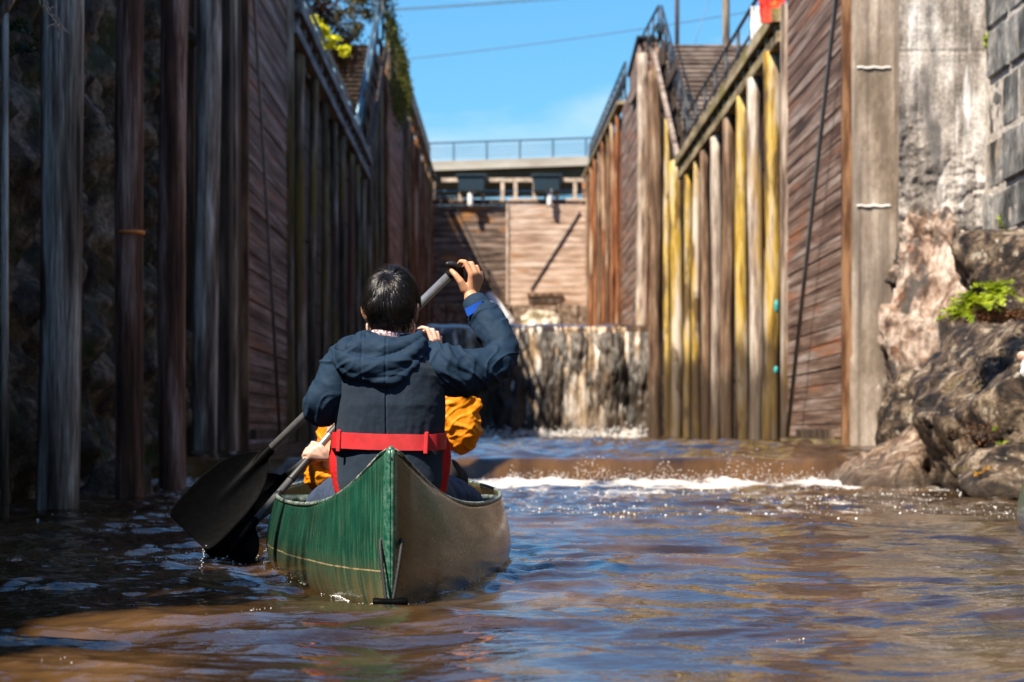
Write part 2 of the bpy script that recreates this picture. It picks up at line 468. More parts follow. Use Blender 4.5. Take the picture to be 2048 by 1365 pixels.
M['machine'] = plain('dark_machine_paint', (0.02, 0.035, 0.045), 0.4, 0.2)
M['rust'] = weathered('rusty_iron', [(0.3, (0.03, 0.014, 0.008)), (0.5, (0.12, 0.05, 0.02)), (0.68, (0.30, 0.16, 0.08))], (1, 1, 0.15), 6)

# ================================================================== THE SETTING
LX, RX = -3.0, 4.3            # the two long faces of the flume
YF, YG = 68.0, 115.0          # waterfall, lock gate
ZU = 3.5                      # level of the upper pool

def top(Y):
    """height of the flume walls along their length"""
    if Y < 55.5: return 6.75
    if Y < 65: return 6.75 + (Y - 55.5) / 9.5 * 4.2
    return 11.2 + (Y - 65) / 45 * 1.3

# ---- ground far below everything, and the banks behind the walls
V = np.array([[(x, y, -1.4) for x in (-1500, 1500)] for y in (-300, 2500)], float)
struct(grid_mesh('river_bed', V, M['bed']))
def bank(name, x0, x1, y0, y1, z, m=M['earth']):
    mb = MB(); mb.box(((x0 + x1) / 2, (y0 + y1) / 2, (z - 1.3) / 2), (x1 - x0, y1 - y0, z + 1.3)); return struct(mb.build(name, m))
bank('ground', RX + 0.62, 400, 29.3, 56, 6.66)
bank('ground', 5.95, 400, -40, 29.298, 6.6)
bank('ground', -400, LX - 0.62, 28.4, 56, 6.66)
bank('ground', -400, LX - 1.9, -40, 28.398, 6.6)
bank('ground', RX + 0.62, 400, 65.4, 116, 10.9)
bank('ground', -400, LX - 0.62, 65.4, 116, 10.9)
bank('ground', RX + 6.6, 400, 56.002, 65.398, 10.2)
bank('ground', -400, LX - 6.6, 56.002, 65.398, 10.2)
bank('ground', -1400, 1400, 118.5, 2400, 10.95)

# ---- water: one sheet from behind the camera to the foot of the fall
def water_h(X, Y):
    ledge = 0.24 * sstep(22.85, 23.35, Y + 0.12 * perlin(X * 0.5, 3.3)) + 0.07 * sstep(23.4, 27.5, Y)
    near = 1 - sstep(21.5, 23.4, Y)
    wx = X + 0.35 * perlin(X * 0.7, Y * 0.7, 2.0); wy = Y + 0.35 * perlin(X * 0.8, Y * 0.6, 9.0)
    h = 0.030 * perlin(wx * 0.8, wy * 1.2, 1.1) * near
    h += 0.019 * (1 - 2 * np.abs(perlin(wx * 1.5, wy * 2.6, 4.2)))
    h += 0.013 * perlin(wx * 2.6, wy * 4.4, 6.2)
    calm = 0.35 + 0.65 * sstep(-0.25, 0.35, perlin(X * 0.6, Y * 0.5, 12.0))
    h += calm * 0.0042 * (1 - 2 * np.abs(perlin(wx * 6, wy * 10, 8.8))) * np.clip(1.25 - Y / 30, 0.1, 1)
    h += calm * 0.0026 * perlin(wx * 12, wy * 22, 3.8) * np.clip(1.2 - Y / 14, 0, 1)
    left = 1 - sstep(-1.4, -0.5, X)
    h += left * near * 0.011 * fbm(X * 5.5, Y * 7.5, 2.2, 3)
    foot = np.exp(-((Y - 22.3) / 0.5) ** 2)
    h += foot * (0.025 + 0.05 * np.abs(fbm(X * 3.2, Y * 2.5, 6.1, 4)))
    churn = sstep(13.3, 15.5, Y) * near
    h += churn * 0.016 * fbm(X * 4, Y * 5, 9.9, 4)
    h += (1 - near) * (0.085 * fbm(X * 0.9, Y * 0.55, 5.5, 4) * sstep(23.2, 25.0, Y))
    h += np.exp(-((Y - 66.9) / 1.0) ** 2) * 0.35 * np.abs(fbm(X * 1.5, Y, 7.5, 4))
    # the hull and the dipped blade draw rings
    hs, hl = (X + 0.303) * -0.047 + (Y - 7.0) * 0.9989, (X + 0.303) * 0.9989 + (Y - 7.0) * 0.047
    hb = 0.44 * np.sin(np.clip(hs / 4.9, 0, 1) * math.pi) ** 0.7
    dd = np.hypot(np.maximum(np.abs(hl) - hb, 0), np.minimum(hs, 0) * 0.55 + np.maximum(hs - 4.9, 0))
    h += 0.0065 * np.sin(dd * 2 * math.pi / 0.17 + 1.2 * perlin(X * 2, Y * 2, 1)) * np.exp(-dd / 0.38) * sstep(0, 0.03, dd)
    rr_ = np.hypot(X + 1.1, (Y - 9.42))
    h += 0.008 * np.sin(rr_ * 2 * math.pi / 0.19) * np.exp(-rr_ / 0.4)
    return ledge + h

ys = 2.6 * (68.2 / 2.6) ** (np.linspace(0, 1, 1300))
xs = np.linspace(-1, 1, 540)
Yg = np.repeat(ys[:, None], len(xs), 1)
half = np.minimum(6.6, 1.35 + Yg * 0.245)
Xg = 0.6 + xs[None, :] * half
Zg = water_h(Xg, Yg)
q = NT('muddy_water')
pos = q.geo.outputs['Position']
sep = q.n('SeparateXYZ'); q.l(pos, sep.inputs[0])
ywob = q.math('ADD', sep.outputs['Y'], q.math('MULTIPLY', q.math('SUBTRACT', q.noise(q.vec((1.3, 0.35, 1)), 1.6, 4, 0.6), 0.5), 1.5))
def band(a, b, c, d):
    r1 = q.n('MapRange', interpolation_type='SMOOTHSTEP'); r1.inputs[1].default_value = a; r1.inputs[2].default_value = b
    r2 = q.n('MapRange', interpolation_type='SMOOTHSTEP'); r2.inputs[1].default_value = c; r2.inputs[2].default_value = d
    r2.inputs[3].default_value = 1; r2.inputs[4].default_value = 0
    q.l(ywob, r1.inputs[0]); q.l(ywob, r2.inputs[0])
    return q.math('MULTIPLY', r1.outputs[0], r2.outputs[0])
silt = q.noise(q.vec((1, 0.7, 1)), 0.9, 5, 0.6, 0.8)
base = q.ramp(silt, [(0.3, (0.012, 0.006, 0.002)), (0.5, (0.030, 0.015, 0.005)), (0.70, (0.110, 0.058, 0.022))])
fn = q.noise(q.vec((1.4, 1.0, 1)), 3.2, 9, 0.72, 0.6)
fn2 = q.noise(q.vec((0.8, 0.55, 1)), 1.1, 4, 0.6, 1.0)
fsum = q.math('ADD', q.math('MULTIPLY', fn, 0.6), q.math('MULTIPLY', fn2, 0.4))
foot = band(20.4, 22.2, 22.85, 23.15)
churn = band(13.2, 15.2, 21.8, 23.0)
fallf = band(63.0, 66.5, 70, 71)
lim = q.math('SUBTRACT', 0.70, q.math('ADD', q.math('ADD', q.math('MULTIPLY', q.math('MULTIPLY', foot, q.ramp(q.noise(q.vec((0.9, 0.12, 0)), 1.0, 3), [(0.35, 0.35), (0.6, 1.0)])), 0.25), q.math('MULTIPLY', churn, 0.175)), q.math('MULTIPLY', fallf, 0.22)))
fd = q.math('MULTIPLY', q.math('SUBTRACT', fsum, lim), 9.0)
fcl = q.n('Clamp'); q.l(fd, fcl.inputs[0])
base = q.mix(q.math('MULTIPLY', band(22.75, 23.0, 23.3, 23.9), q.ramp(q.noise(q.vec((2.2, 0.3, 0.5)), 1.3, 4), [(0.35, 0.15), (0.65, 0.75)])), base, (0.14, 0.070, 0.022))
col = q.mix(fcl.outputs[0], base, (0.55, 0.50, 0.46))
bn1 = q.noise(q.vec((1, 1.9, 1)), 15, 3, 0.55, 0.6)
bn2 = q.noise(q.vec((1, 1.4, 1)), 4.5, 3, 0.5, 0.6)
bh = q.math('ADD', q.math('MULTIPLY', bn1, 0.8), q.math('MULTIPLY', bn2, 0.6))
q.set(col, q.math('ADD', 0.012, q.math('MULTIPLY', fcl.outputs[0], 0.5)), bh, 1.0, 0.0028)
q.b.inputs['IOR'].default_value = 1.38
M['water'] = q.m
water = grid_mesh('water', np.stack([Xg, Yg, Zg], -1), M['water'], flip=False)
struct(water, 'muddy brown river water')
V = np.array([[(x, y, 0.004) for x in (-60, -6.02, 7.22, 60)] for y in (-60, 2.59)], float)
struct(grid_mesh('water', V, M['water']))

# upper pool behind the fall
xs2 = np.linspace(LX - 0.1, RX + 0.1, 60); ys2 = np.linspace(YF + 0.35, YG + 1, 160)
X2, Y2 = np.meshgrid(xs2, ys2)
struct(grid_mesh('water', np.stack([X2, Y2, ZU + 0.05 * fbm(X2 * 1.2, Y2 * 0.8, 3.0, 3)], -1), M['water']))

# ---- the waterfall: a curling lip and a broken, rope-like face
q = NT('falling_water')
v = q.vec((1.0, 1.0, 0.17))
f = q.noise(v, 1.7, 7, 0.62, 1.3)
f2 = q.noise(q.vec((1, 1, 0.7)), 1.15, 3, 0.5, 0.6)
mixf = q.math('ADD', q.math('MULTIPLY', f, 0.62), q.math('MULTIPLY', f2, 0.38))
c = q.ramp(mixf, [(0.41, (0.012, 0.008, 0.005)), (0.52, (0.045, 0.029, 0.017)), (0.62, (0.12, 0.08, 0.05)), (0.72, (0.30, 0.23, 0.16))])
sp = q.n('SeparateXYZ'); q.l(q.geo.outputs['Position'], sp.inputs[0])
mr = q.n('MapRange', interpolation_type='SMOOTHSTEP'); mr.inputs[1].default_value = 3.24; mr.inputs[2].default_value = 3.36; q.l(sp.outputs['Z'], mr.inputs[0])
c = q.mix(mr.outputs[0], c, (0.07, 0.04, 0.02))
gap = q.ramp(q.noise(q.vec((1, 1, 0.2)), 1.15, 4, 0.55, 0.6), [(0.42, 0.9), (0.54, 0.0)])
c = q.mix(gap, c, (0.030, 0.022, 0.015))
hi = q.n('MapRange', interpolation_type='SMOOTHSTEP'); hi.inputs[1].default_value = 1.6; hi.inputs[2].default_value = 3.2; q.l(sp.outputs['Z'], hi.inputs[0])
c = q.mix(q.math('MULTIPLY', q.math('MULTIPLY', hi.outputs[0], q.math('SUBTRACT', 1.0, mr.outputs[0])), q.ramp(q.noise(q.vec((1, 1, 0.8)), 2.0, 5, 0.6), [(0.44, 0.0), (0.62, 0.12)])), c, (0.80, 0.72, 0.62))
q.set(c, q.math('SUBTRACT', 0.6, q.math('MULTIPLY', mr.outputs[0], 0.54)), q.math('MULTIPLY', mixf, q.math('SUBTRACT', 1.0, mr.outputs[0])), 0.4, 0.06)
M['fall'] = q.m
M['jet'] = weathered('white_water', [(0.35, (0.10, 0.08, 0.04)), (0.5, (0.26, 0.21, 0.13)), (0.66, (0.70, 0.64, 0.56))], (1, 1, 0.3), 3.0, rough=0.3)
nu, nv = 260, 190
u = np.linspace(LX - 0.02, RX + 0.02, nu); t = np.linspace(0, 1, nv)
U, T = np.meshgrid(u, t)
lip = np.clip(T / 0.16, 0, 1)
Yw = YF + 0.36 - 0.75 * np.sin(lip * math.pi / 2) - 0.55 * np.clip((T - 0.1) / 0.9, 0, 1) ** 0.6
Zw = ZU + 0.04 - 0.24 * (1 - np.cos(lip * math.pi / 2)) - 3.25 * np.clip((T - 0.1) / 0.9, 0, 1) ** 1.15
rough_ = np.clip((T - 0.08) / 0.2, 0, 1)
Yw -= rough_ * (0.26 * fbm(U * 1.5, T * 1.6, 0.5, 4, 0.55) + 0.07 * np.abs(fbm(U * 5, T * 5, 3.5, 3)))
Zw += 0.05 * perlin(U * 1.5, 0.7) * (1 - rough_) + 0.12 * rough_ * np.clip(1 - T * 2, 0, 1) * fbm(U * 3, T * 3, 2, 3)
struct(grid_mesh('waterfall', np.stack([U, Yw, Zw], -1), M['fall'], flip=True), 'brown water pouring over the weir')
# ropes and plumes of aerated water standing off the sheet
q = NT('aerated_plume')
pf_ = q.noise(q.vec((1, 1, 0.35)), 3.2, 5, 0.6, 0.8)
q.set(q.ramp(pf_, [(0.38, (0.32, 0.21, 0.12)), (0.50, (0.62, 0.47, 0.33)), (0.60, (0.88, 0.82, 0.74))]), 0.7, spec=0.1)
tr_ = q.n('BsdfTransparent'); mx_ = q.n('MixShader')
zf_ = q.n('SeparateXYZ'); q.l(q.geo.outputs['Position'], zf_.inputs[0])
zr_ = q.n('MapRange'); zr_.inputs[1].default_value = 0.3; zr_.inputs[2].default_value = 3.0; zr_.inputs[3].default_value = 0.22; zr_.inputs[4].default_value = 0.95; q.l(zf_.outputs['Z'], zr_.inputs[0])
al_ = q.math('MULTIPLY', zr_.outputs[0], q.ramp(q.noise(q.vec((1, 1, 0.4)), 4.5, 4, 0.6), [(0.38, 0.15), (0.56, 1.0)]))
q.l(al_, mx_.inputs[0]); q.l(tr_.outputs[0], mx_.inputs[1]); q.l(q.b.outputs[0], mx_.inputs[2]); q.l(mx_.outputs[0], q.out.inputs[0])
M['plume'] = q.m
mb = MB(); g = np.random.default_rng(12)
for i in range(95):
    cl = [(-2.3, .2), (-1.0, .25), (0.35, .16), (1.15, .20), (2.25, .20), (2.85, .22), (3.45, .22), (2.5, .9)][i % 8]
    x0 = float(np.clip(cl[0] + g.normal() * cl[1], LX + 0.15, RX - 0.25)); end = g.uniform(0.35, 1.0) if i % 3 else 1.0
    r0 = g.uniform(0.05, 0.10); out = g.uniform(0.25, 0.6); ph = g.uniform(0, 20)
    pts = []; rad = []
    for k in range(15):
        t = k / 14 * end
        pts.append((x0 + 0.06 * math.sin(t * 5 + ph), YF - 0.30 - out * t ** 0.6, 3.40 - 3.1 * t ** 1.15)); rad.append(r0 * (0.6 + 1.3 * t ** 0.6) * (1 if k < 14 else 0.4))
    mb.tube(pts, rad, 12, fold=lambda t, an, r0=r0, ph=ph: r0 * 0.55 * float(perlin(t * 9 + ph, math.cos(an) * 1.3 + ph, math.sin(an) * 1.3)), round_ends=True)
struct(mb.build('waterfall', M['plume'], None, True), 'foaming ropes of falling water')
mb = MB(); mb.box((0.65, YF + 0.75, 1.0), (7.4, 0.6, 4.6)); 
tag(mb.build('weir_beam', M['darkwood']), 'dark timber weir hidden behind the brown waterfall', 'weir')

# ---- left cliff in the foreground, its top rising away from the camera
ny, nz = 300, 150
yy = np.linspace(1.5, 28.2, ny); tt = np.linspace(0, 1, nz)
YY, TT = np.meshgrid(yy, tt)
topz = 5.35 + 1.75 * sstep(8, 16, YY) + 0.3 * perlin(YY * 0.6, 2.2)
ZZ = -0.6 + TT * (topz + 0.6)
rid = np.abs(fbm(YY * 0.9, ZZ * 0.55, 0.3, 5, 0.55))
XX = -3.62 + 0.55 * rid + 0.18 * fbm(YY * 2.7, ZZ * 1.8, 5.3, 3) - 0.12 * ZZ * (0.4 + 0.2 * perlin(YY * 0.4, ZZ * 0.3))
XX = np.where(TT > 0.985, XX - 1.6, XX)
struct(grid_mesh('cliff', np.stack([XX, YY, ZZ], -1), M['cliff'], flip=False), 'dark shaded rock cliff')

# ================================================================== FLUME WALLS
def boards(mb, X, side, y0, y1, z0, z1, h=0.27, th=0.07, ztop=None, jit=0.012):
    """long horizontal boards on a wall face; side = +1 for the right wall"""
    z = z0
    while z < z1 - 0.02:
        hh = min(h * random.uniform(0.85, 1.15), z1 - z)
        ya = y0
        while ya < y1 - 0.05:
            yb = min(y1, ya + random.uniform(4.5, 11))
            if y1 - yb < 0.8: yb = y1
            if ztop is None or ztop((ya + yb) / 2) > z + hh:
                j = random.uniform(-jit, jit)
                mb.bevbox((X + side * (th / 2 + 0.02) + j, (ya + yb) / 2, z + hh / 2), (th, yb - ya - 0.012, hh - 0.012), 0.006)
            ya = yb
        z += hh

def post_mb(x, y, z0, z1, r, seed, flatcut=0.0, n=14):
    """a round timber with knots, checks and a slightly crooked run"""
    mb = MB(); rings = []
    m = max(8, int((z1 - z0) / 0.35))
    ph = seed * 1.7
    for i in range(m + 1):
        z = z0 + (z1 - z0) * i / m
        ring = []
        cx = x + 0.018 * math.sin(z * 0.7 + ph); cy = y + 0.018 * math.cos(z * 0.9 + ph)
        for j in range(n):
            a = 2 * math.pi * j / n
            rr = r * (1 + 0.05 * math.sin(3 * a + z * 0.8 + ph) + 0.035 * math.sin(7 * a + ph) + 0.03 * math.sin(z * 3.1 + 2 * a + ph))
            ring.append((cx + rr * math.cos(a), cy + rr * math.sin(a), z + (flatcut * math.cos(a) if i == m else 0)))
        rings.append(ring)
    mb.loft(rings)
    return mb

def make_wall(side, X, label, posts, panel_px, upper_posts, panel_px2, mats):
    root = thing('timber_lock_wall', label, 'lock wall', (X, 29.3, 0))
    ya, yb = sorted(onwall(p, X) for p in panel_px)
    # the open plank panel nearest the camera
    mb = MB(); boards(mb, X, side, ya, yb, 0.42, 7.3, 0.19, jit=0.009)
    pan = mb.build('plank_panel', mats['panel'], root)
    mb = MB(); mb.box((X + side * 0.16, (ya + yb) / 2, 3.5), (0.12, yb - ya, 8)); mb.build('backing', M['darkwood'], root)
    mb = MB(); mb.box((X - side * 0.01, ya + 0.06, 3.4), (0.16, 0.14, 7.9)); mb.build('edge_post', mats['edge'], root)
    mb = MB(); mb.box((X - side * 0.0, yb + 0.05, 3.2), (0.14, 0.10, 7.3)); mb.build('edge_post', mats['edge2'], root)
    # timber shoring behind the posts, following the stair up
    mb = MB()
    boards(mb, X + side * 0.12, side, yb + 0.12, 66.5, -0.3, 11.4, 0.30, ztop=lambda Y: top(Y) - 0.2)
    mb.build('shoring', mats['shore'], root)
    for k, (a, b, m) in enumerate(posts):
        Y = onwall((a + b) / 2, X)
        K = FPX / Y
        r = (b - a) / K / 2 * 1.10
        post_mb(X - side * (r * 0.35), Y, -0.6, top(Y) - 0.42 + random.uniform(-0.1, 0.05), r, k + 3 * side, side * 0.05).build('post', M[m], root, True)
    # walkway on top: two stringers with blocks, then a deck of cross boards
    y0 = yb + 0.1
    mb = MB(); mb.bar((X - side * 0.05, y0, 6.38), (X - side * 0.05, 55.5, 6.38), 0.14, 0.16); mb.build('stringer', mats['beam'], root)
    mb = MB()
    y = y0 + 0.3
    while y < 55: mb.box((X - side * 0.0, y, 6.53), (0.26, 0.16, 0.135)); y += 1.15
    mb.build('block', mats['beam'], root)
    mb = MB(); mb.bar((X - side * 0.1, y0, 6.70), (X - side * 0.1, 55.5, 6.70), 0.18, 0.2); mb.build('stringer', mats['beam'], root)
    mb = MB()
    y = y0
    while y < 55.4: mb.box((X + side * 0.65, y + 0.09, 6.825), (1.45, 0.165, 0.045)); y += 0.19
    mb.build('walkway_deck', mats['deck'], root)
    # sloping beam under the stair
    mb = MB(); mb.bar((X - side * 0.06, 55.5, 6.55), (X - side * 0.06, 65, 10.75), 0.10, 0.14); mb.build('stringer', mats['deck2'], root)
    # upper stretch
    root2 = thing('upper_lock_wall', label.replace('near', 'far').replace('below', 'above'), 'lock wall', (X, 66.6, 0))
    ua, ub = sorted(onwall(p, X) for p in panel_px2)
    mb = MB(); boards(mb, X, side, ua, ub, ZU - 0.6, 11.5, 0.3, ztop=lambda Y: top(Y)); mb.build('plank_panel', mats['panel2'], root2)
    mb = MB(); boards(mb, X + side * 0.12, side, 66.6, YG + 1.2, ZU - 0.6, 12.6, 0.3, ztop=lambda Y: top(Y)); mb.build('shoring', mats['shore2'], root2)
    for k, (a, b, m) in enumerate(upper_posts):
        Y = onwall((a + b) / 2, X)
        r = (b - a) / (FPX / Y) / 2
        post_mb(X - side * r * 0.3, Y, ZU - 0.8, top(Y) + random.uniform(-0.12, 0.1), r, k * 2 + side, n=10).build('post', M[m], root2, True)
    mb = MB(); mb.bar((X, ub, top(ub) + 0.05), (X, YG + 1, top(YG) + 0.1), 0.3, 0.12); mb.build('capping_beam', mats['beam'], root2)
    return root, root2

rp = [(1535, 1568, 'yellow'), (1503, 1531, 'pale'), (1478, 1502, 'yellow'), (1449, 1474, 'brownpost'), (1426, 1446, 'pale'), (1406, 1424, 'brownpost'),
      (1389, 1404, 'yellow'), (1371, 1387, 'yellow'), (1346, 1369, 'yellow'), (1331, 1344, 'yellow'), (1304, 1327, 'brownpost')]
up = [(1277, 1303, 'pale')]
x = 1241.0
k = 0
while x > 1170:
    wd = 9.5 * (x - 991) / 250
    up.append((x - wd, x, ['rustpost', 'rustpost', 'brownpost', 'rustpost', 'brownpost'][k % 5])); x -= wd * 1.03; k += 1
Rw, Rw2 = make_wall(1, RX, 'sunlit near right timber wall of lichened yellow posts below the stair', rp, (1572, 1700), up, (1243, 1276),
                    dict(panel=M['plank'], edge=M['rust'], edge2=M['pale'], shore=M['darkwood'], beam=M['beam'], deck=M['beam'], panel2=M['plank'], shore2=M['rustpost'], deck2=M['stairs']))
Rw2['label'] = 'rust stained right timber wall beyond the waterfall, between weir and gate'
Rw['label'] = 'sunlit right timber wall of yellow lichened posts in front of the waterfall'
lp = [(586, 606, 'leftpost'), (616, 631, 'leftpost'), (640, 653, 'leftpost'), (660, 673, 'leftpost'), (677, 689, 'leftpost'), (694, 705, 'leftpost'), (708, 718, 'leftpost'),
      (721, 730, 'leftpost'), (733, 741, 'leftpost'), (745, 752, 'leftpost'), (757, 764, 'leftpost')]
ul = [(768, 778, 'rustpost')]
x = 806.0
while x < 866:
    wd = 7.5 * (991 - x) / 185
    ul.append((x, x + wd, random.choice(['leftpost', 'rustpost', 'brownpost']))); x += wd * 1.05
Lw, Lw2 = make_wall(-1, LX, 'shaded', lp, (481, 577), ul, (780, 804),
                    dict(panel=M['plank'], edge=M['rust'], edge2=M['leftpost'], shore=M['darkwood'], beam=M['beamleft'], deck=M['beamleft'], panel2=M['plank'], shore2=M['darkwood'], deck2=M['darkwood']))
Lw['label'] = 'shaded left timber wall of thin grey posts in front of the waterfall'
Lw2['label'] = 'shaded left timber wall beyond the waterfall, ivy hanging over its top'

# dark sluice slots with a little foam-stained stone at the foot of both panels
for X, s, a, b in ((RX, 1, 1600, 1665), (LX, -1, 505, 555)):
    y0, y1 = sorted((onwall(a, X), onwall(b, X)))
    mb = MB(); mb.box((X - s * 0.01, (y0 + y1) / 2, 0.44), (0.1, y1 - y0, 0.2)); mb.build('sluice_slot', M['darkwood'], Rw if s > 0 else Lw)
    r0 = Rw if s > 0 else Lw
    mb = MB(); ya, yb = sorted(onwall(p, X) for p in ((1572, 1700) if s > 0 else (481, 577)))
    mb.box((X + s * 0.02, (ya + yb) / 2, 0.1), (0.2, yb - ya, 0.62)); mb.build('sill_beam', M['beam'] if s > 0 else M['beamleft'], r0)

# ---- right pier, concrete face and stone block wall nearest the camera
def rough_wall(name, fn, n1, n2, mat, parent, flip=False):
    a, b = np.meshgrid(np.linspace(0, 1, n1), np.linspace(0, 1, n2))
    return grid_mesh(name, fn(a, b), mat, parent, flip=flip)
pier = thing('concrete_pier', 'tall tan concrete pier with dark streaks beside the right plank panel', 'pier', (4.9, 28, 0))
def pier_fn(a, b):
    # wraps the pier's water side and its corner
    z = -0.6 + b * 8.2
    an = np.clip(a / 0.25, 0, 1) * math.pi / 2
    x = 4.26 + 0.09 * (1 - np.cos(an)) + np.clip((a - 0.25) / 0.75, 0, 1) * 0.7 - 0.02 * (z < 1.4)
    y = 28.94 - 0.09 * np.sin(an) + 0.012 * fbm(x * 6, z * 2, 2, 4)
    return np.stack([x, y, z], -1)
rough_wall('shaft', pier_fn, 60, 200, M['pier'], pier, flip=False)
mb = MB(); mb.box((4.75, 29.2, 3.45), (0.84, 0.6, 8.0)); mb.build('core', M['pier'], pier)
for zz in (3.2, 4.85):
    mb = MB(); mb.tube([(4.31 + i * 0.05, 28.84, zz + 0.007 * math.sin(i * 1.9)) for i in range(9)], 0.013, 6); mb.build('mortar_ridge', M['white'], pier)
cw = thing('concrete_wall', 'pale stained concrete wall face between the tan pier and the dark stone blocks', 'wall', (4.9, 26.7, 0))
def conc_fn(a, b):
    x = 4.45 + a * 1.0; z = 0.3 + b * 7.3
    er = sstep(4.2, 3.3, z + 0.8 * fbm(x * 2.0, z * 1.2, 1.0, 3))
    y = 26.66 + 0.02 * fbm(x * 3, z * 2, 3, 4) + 0.006 * (np.abs(((x - 4.45) % 0.42) - 0.21) < 0.010) + 0.008 * (np.abs((z % 1.9) - 0.9) < 0.02) - er * (0.09 * np.abs(fbm(x * 2.2, z * 2.6, 5, 5)) - 0.04)
    return np.stack([x, y, z], -1)
rough_wall('face', conc_fn, 120, 420, M['concrete'], cw)
mb = MB(); mb.box((5.55, 28.0, 3.3), (0.9, 2.2, 8.4)); mb.build('core', M['concrete'], cw)
sw = thing('stone_block_wall', 'dark grey stone block wall with pale mortar at the right edge', 'wall', (5.4, 21, 0))
mb = MB(); mb2 = MB()
z = -0.3; r = 0
while z < 7.2:
    h = random.uniform(0.5, 0.62); y = 12.0 - (r % 2) * 0.5
    while y < 26.55:
        L = random.uniform(0.7, 1.3); e = min(y + L, 26.6)
        if e - y > 0.15:
            mb.bevbox((5.38 + 0.3 + random.uniform(-0.035, 0.035), (y + e) / 2, z + h / 2), (0.6, e - y - 0.05, h - 0.045), 0.03)
        y = e
    z += h; r += 1
blocks = mb.build('block_courses', M['block'], sw)
sub = blocks.modifiers.new('s', 'SUBSURF'); sub.subdivision_type = 'SIMPLE'; sub.levels = sub.render_levels = 3
tex = bpy.data.textures.new('rough', 'CLOUDS'); tex.noise_scale = 0.18
dm = blocks.modifiers.new('d', 'DISPLACE'); dm.texture = tex; dm.strength = 0.035; dm.texture_coords = 'GLOBAL'
mb = MB(); mb.box((5.76, 19.3, 3.4), (0.725, 14.7, 7.6)); mb.build('mortar_bed', M['mortar'], sw)

# left: dark timber frame between cliff and plank panel
fr = thing('timber_fender', 'dark squared timber frame left of the shaded plank panel', 'fender', (LX, 27.4, 0))
for k, (a, b) in enumerate(((440, 455), (458, 470), (471, 480))):
    Y = onwall((a + b) / 2, LX)
    mb = MB(); mb.bevbox((LX - 0.02 - 0.03 * k, Y, 3.3), (0.22, (b - a) / (FPX / Y) * 3.5, 7.9), 0.015); mb.build('upright', M['darkwood'] if k != 1 else M['leftpost'], fr)
mb = MB(); mb.box((LX - 0.55, 27.2, 3.3), (0.6, 2.3, 7.8)); mb.build('backing', M['darkwood'], fr)

# ---- the four free pilings on the left
pil = [(110, 128, 15.1, 0.128, 'piling', 'bleached grey piling, nearest and thickest of the left row', 1),
       (256, 264, 17.9, 0.103, 'pilingred', 'reddish brown piling with an orange painted ring', 2),
       (345, 349, 20.2, 0.112, 'pilingred', 'dark brown piling right of the orange ringed one', 3),
       (411, 416, 25.4, 0.128, 'piling', 'grey piling with a pale right edge, nearest the timber frame', 4)]
for xb, xt, d, r, m, lab, sd in pil:
    K = FPX / d
    root = thing('piling', lab, 'piling', ((xb - VX) / K, d, 0), 'pilings along the left cliff')
    mb = MB(); rings = []
    z0, z1 = -1.2, 6.3
    lean = (xt - xb) / K / (0.5 + 865 / K)
    for i in range(90):
        z = z0 + (z1 - z0) * i / 89; ring = []
        for j in range(36):
            a = 2 * math.pi * j / 36
            rr = r * (1.03 - 0.01 * z + 0.03 * math.sin(3 * a + z * 0.5 + sd) + 0.02 * math.sin(8 * a + sd * 2 + 0.3 * math.sin(z)) + 0.012 * math.sin(17 * a + z * 0.6) + 0.02 * math.sin(z * 2.3 + a * 2 + sd))
            ring.append(((xb - VX) / K + lean * max(z, -0.5) + 0.012 * math.sin(z * 0.9 + sd) + rr * math.cos(a), d + rr * math.sin(a), z))
        rings.append(ring)
    mb.loft(rings); shaft = mb.build('shaft', M[m], root, True)
    if sd == 2:
        mb = MB(); zc = 0.5 + 399 / K
        mb.tube([((xb - VX) / K + lean * zc, d, zc - 0.014), ((xb - VX) / K + lean * zc, d, zc + 0.014)], r * 1.07, 36); mb.build('paint_ring', M['orange_band'], root, True)
root = thing('pole', 'thin pale pole at the left edge of the photo', 'pole', (-2.82, 13.8, 0))
mb = MB(); mb.tube([(-2.80, 13.8, -0.3), (-2.80, 13.8, 2.9)], 0.022, 10); mb.build('shaft', M['piling'], root, True)
mb = MB(); mb.tube([(-2.86, 13.8, 2.8), (-2.68, 13.8, 3.15)], 0.03, 10); mb.build('brace', M['piling'], root, True)

# leaning rod (right) and hanging cable (left)
mb = MB(); a = Vector((4.13, onwall(1575, 4.13), 0.45)); b = Vector((4.2, onwall(1672, 4.2), 5.84)); mb.tube([a, (a + b) / 2 + Vector((0, 0.06, 0)), b, b + (b - a) * 0.25], 0.03, 10)
tag(mb.build('rod', M['greypaint'], None, True), 'long grey rod leaning on the sunlit right plank panel', 'rod')
mb = MB(); a = Vector((-2.9, onwall(560, -2.9), 0.45)); b = Vector((-2.9, onwall(508, -2.9), 5.75)); mb.tube([a, (a + b) / 2 + Vector((0.01, -0.05, 0)), b, b + (b - a) * 0.25], 0.022, 10)
tag(mb.build('rod', M['greypaint'], None, True), 'thin grey rod leaning on the shaded left plank panel', 'rod')

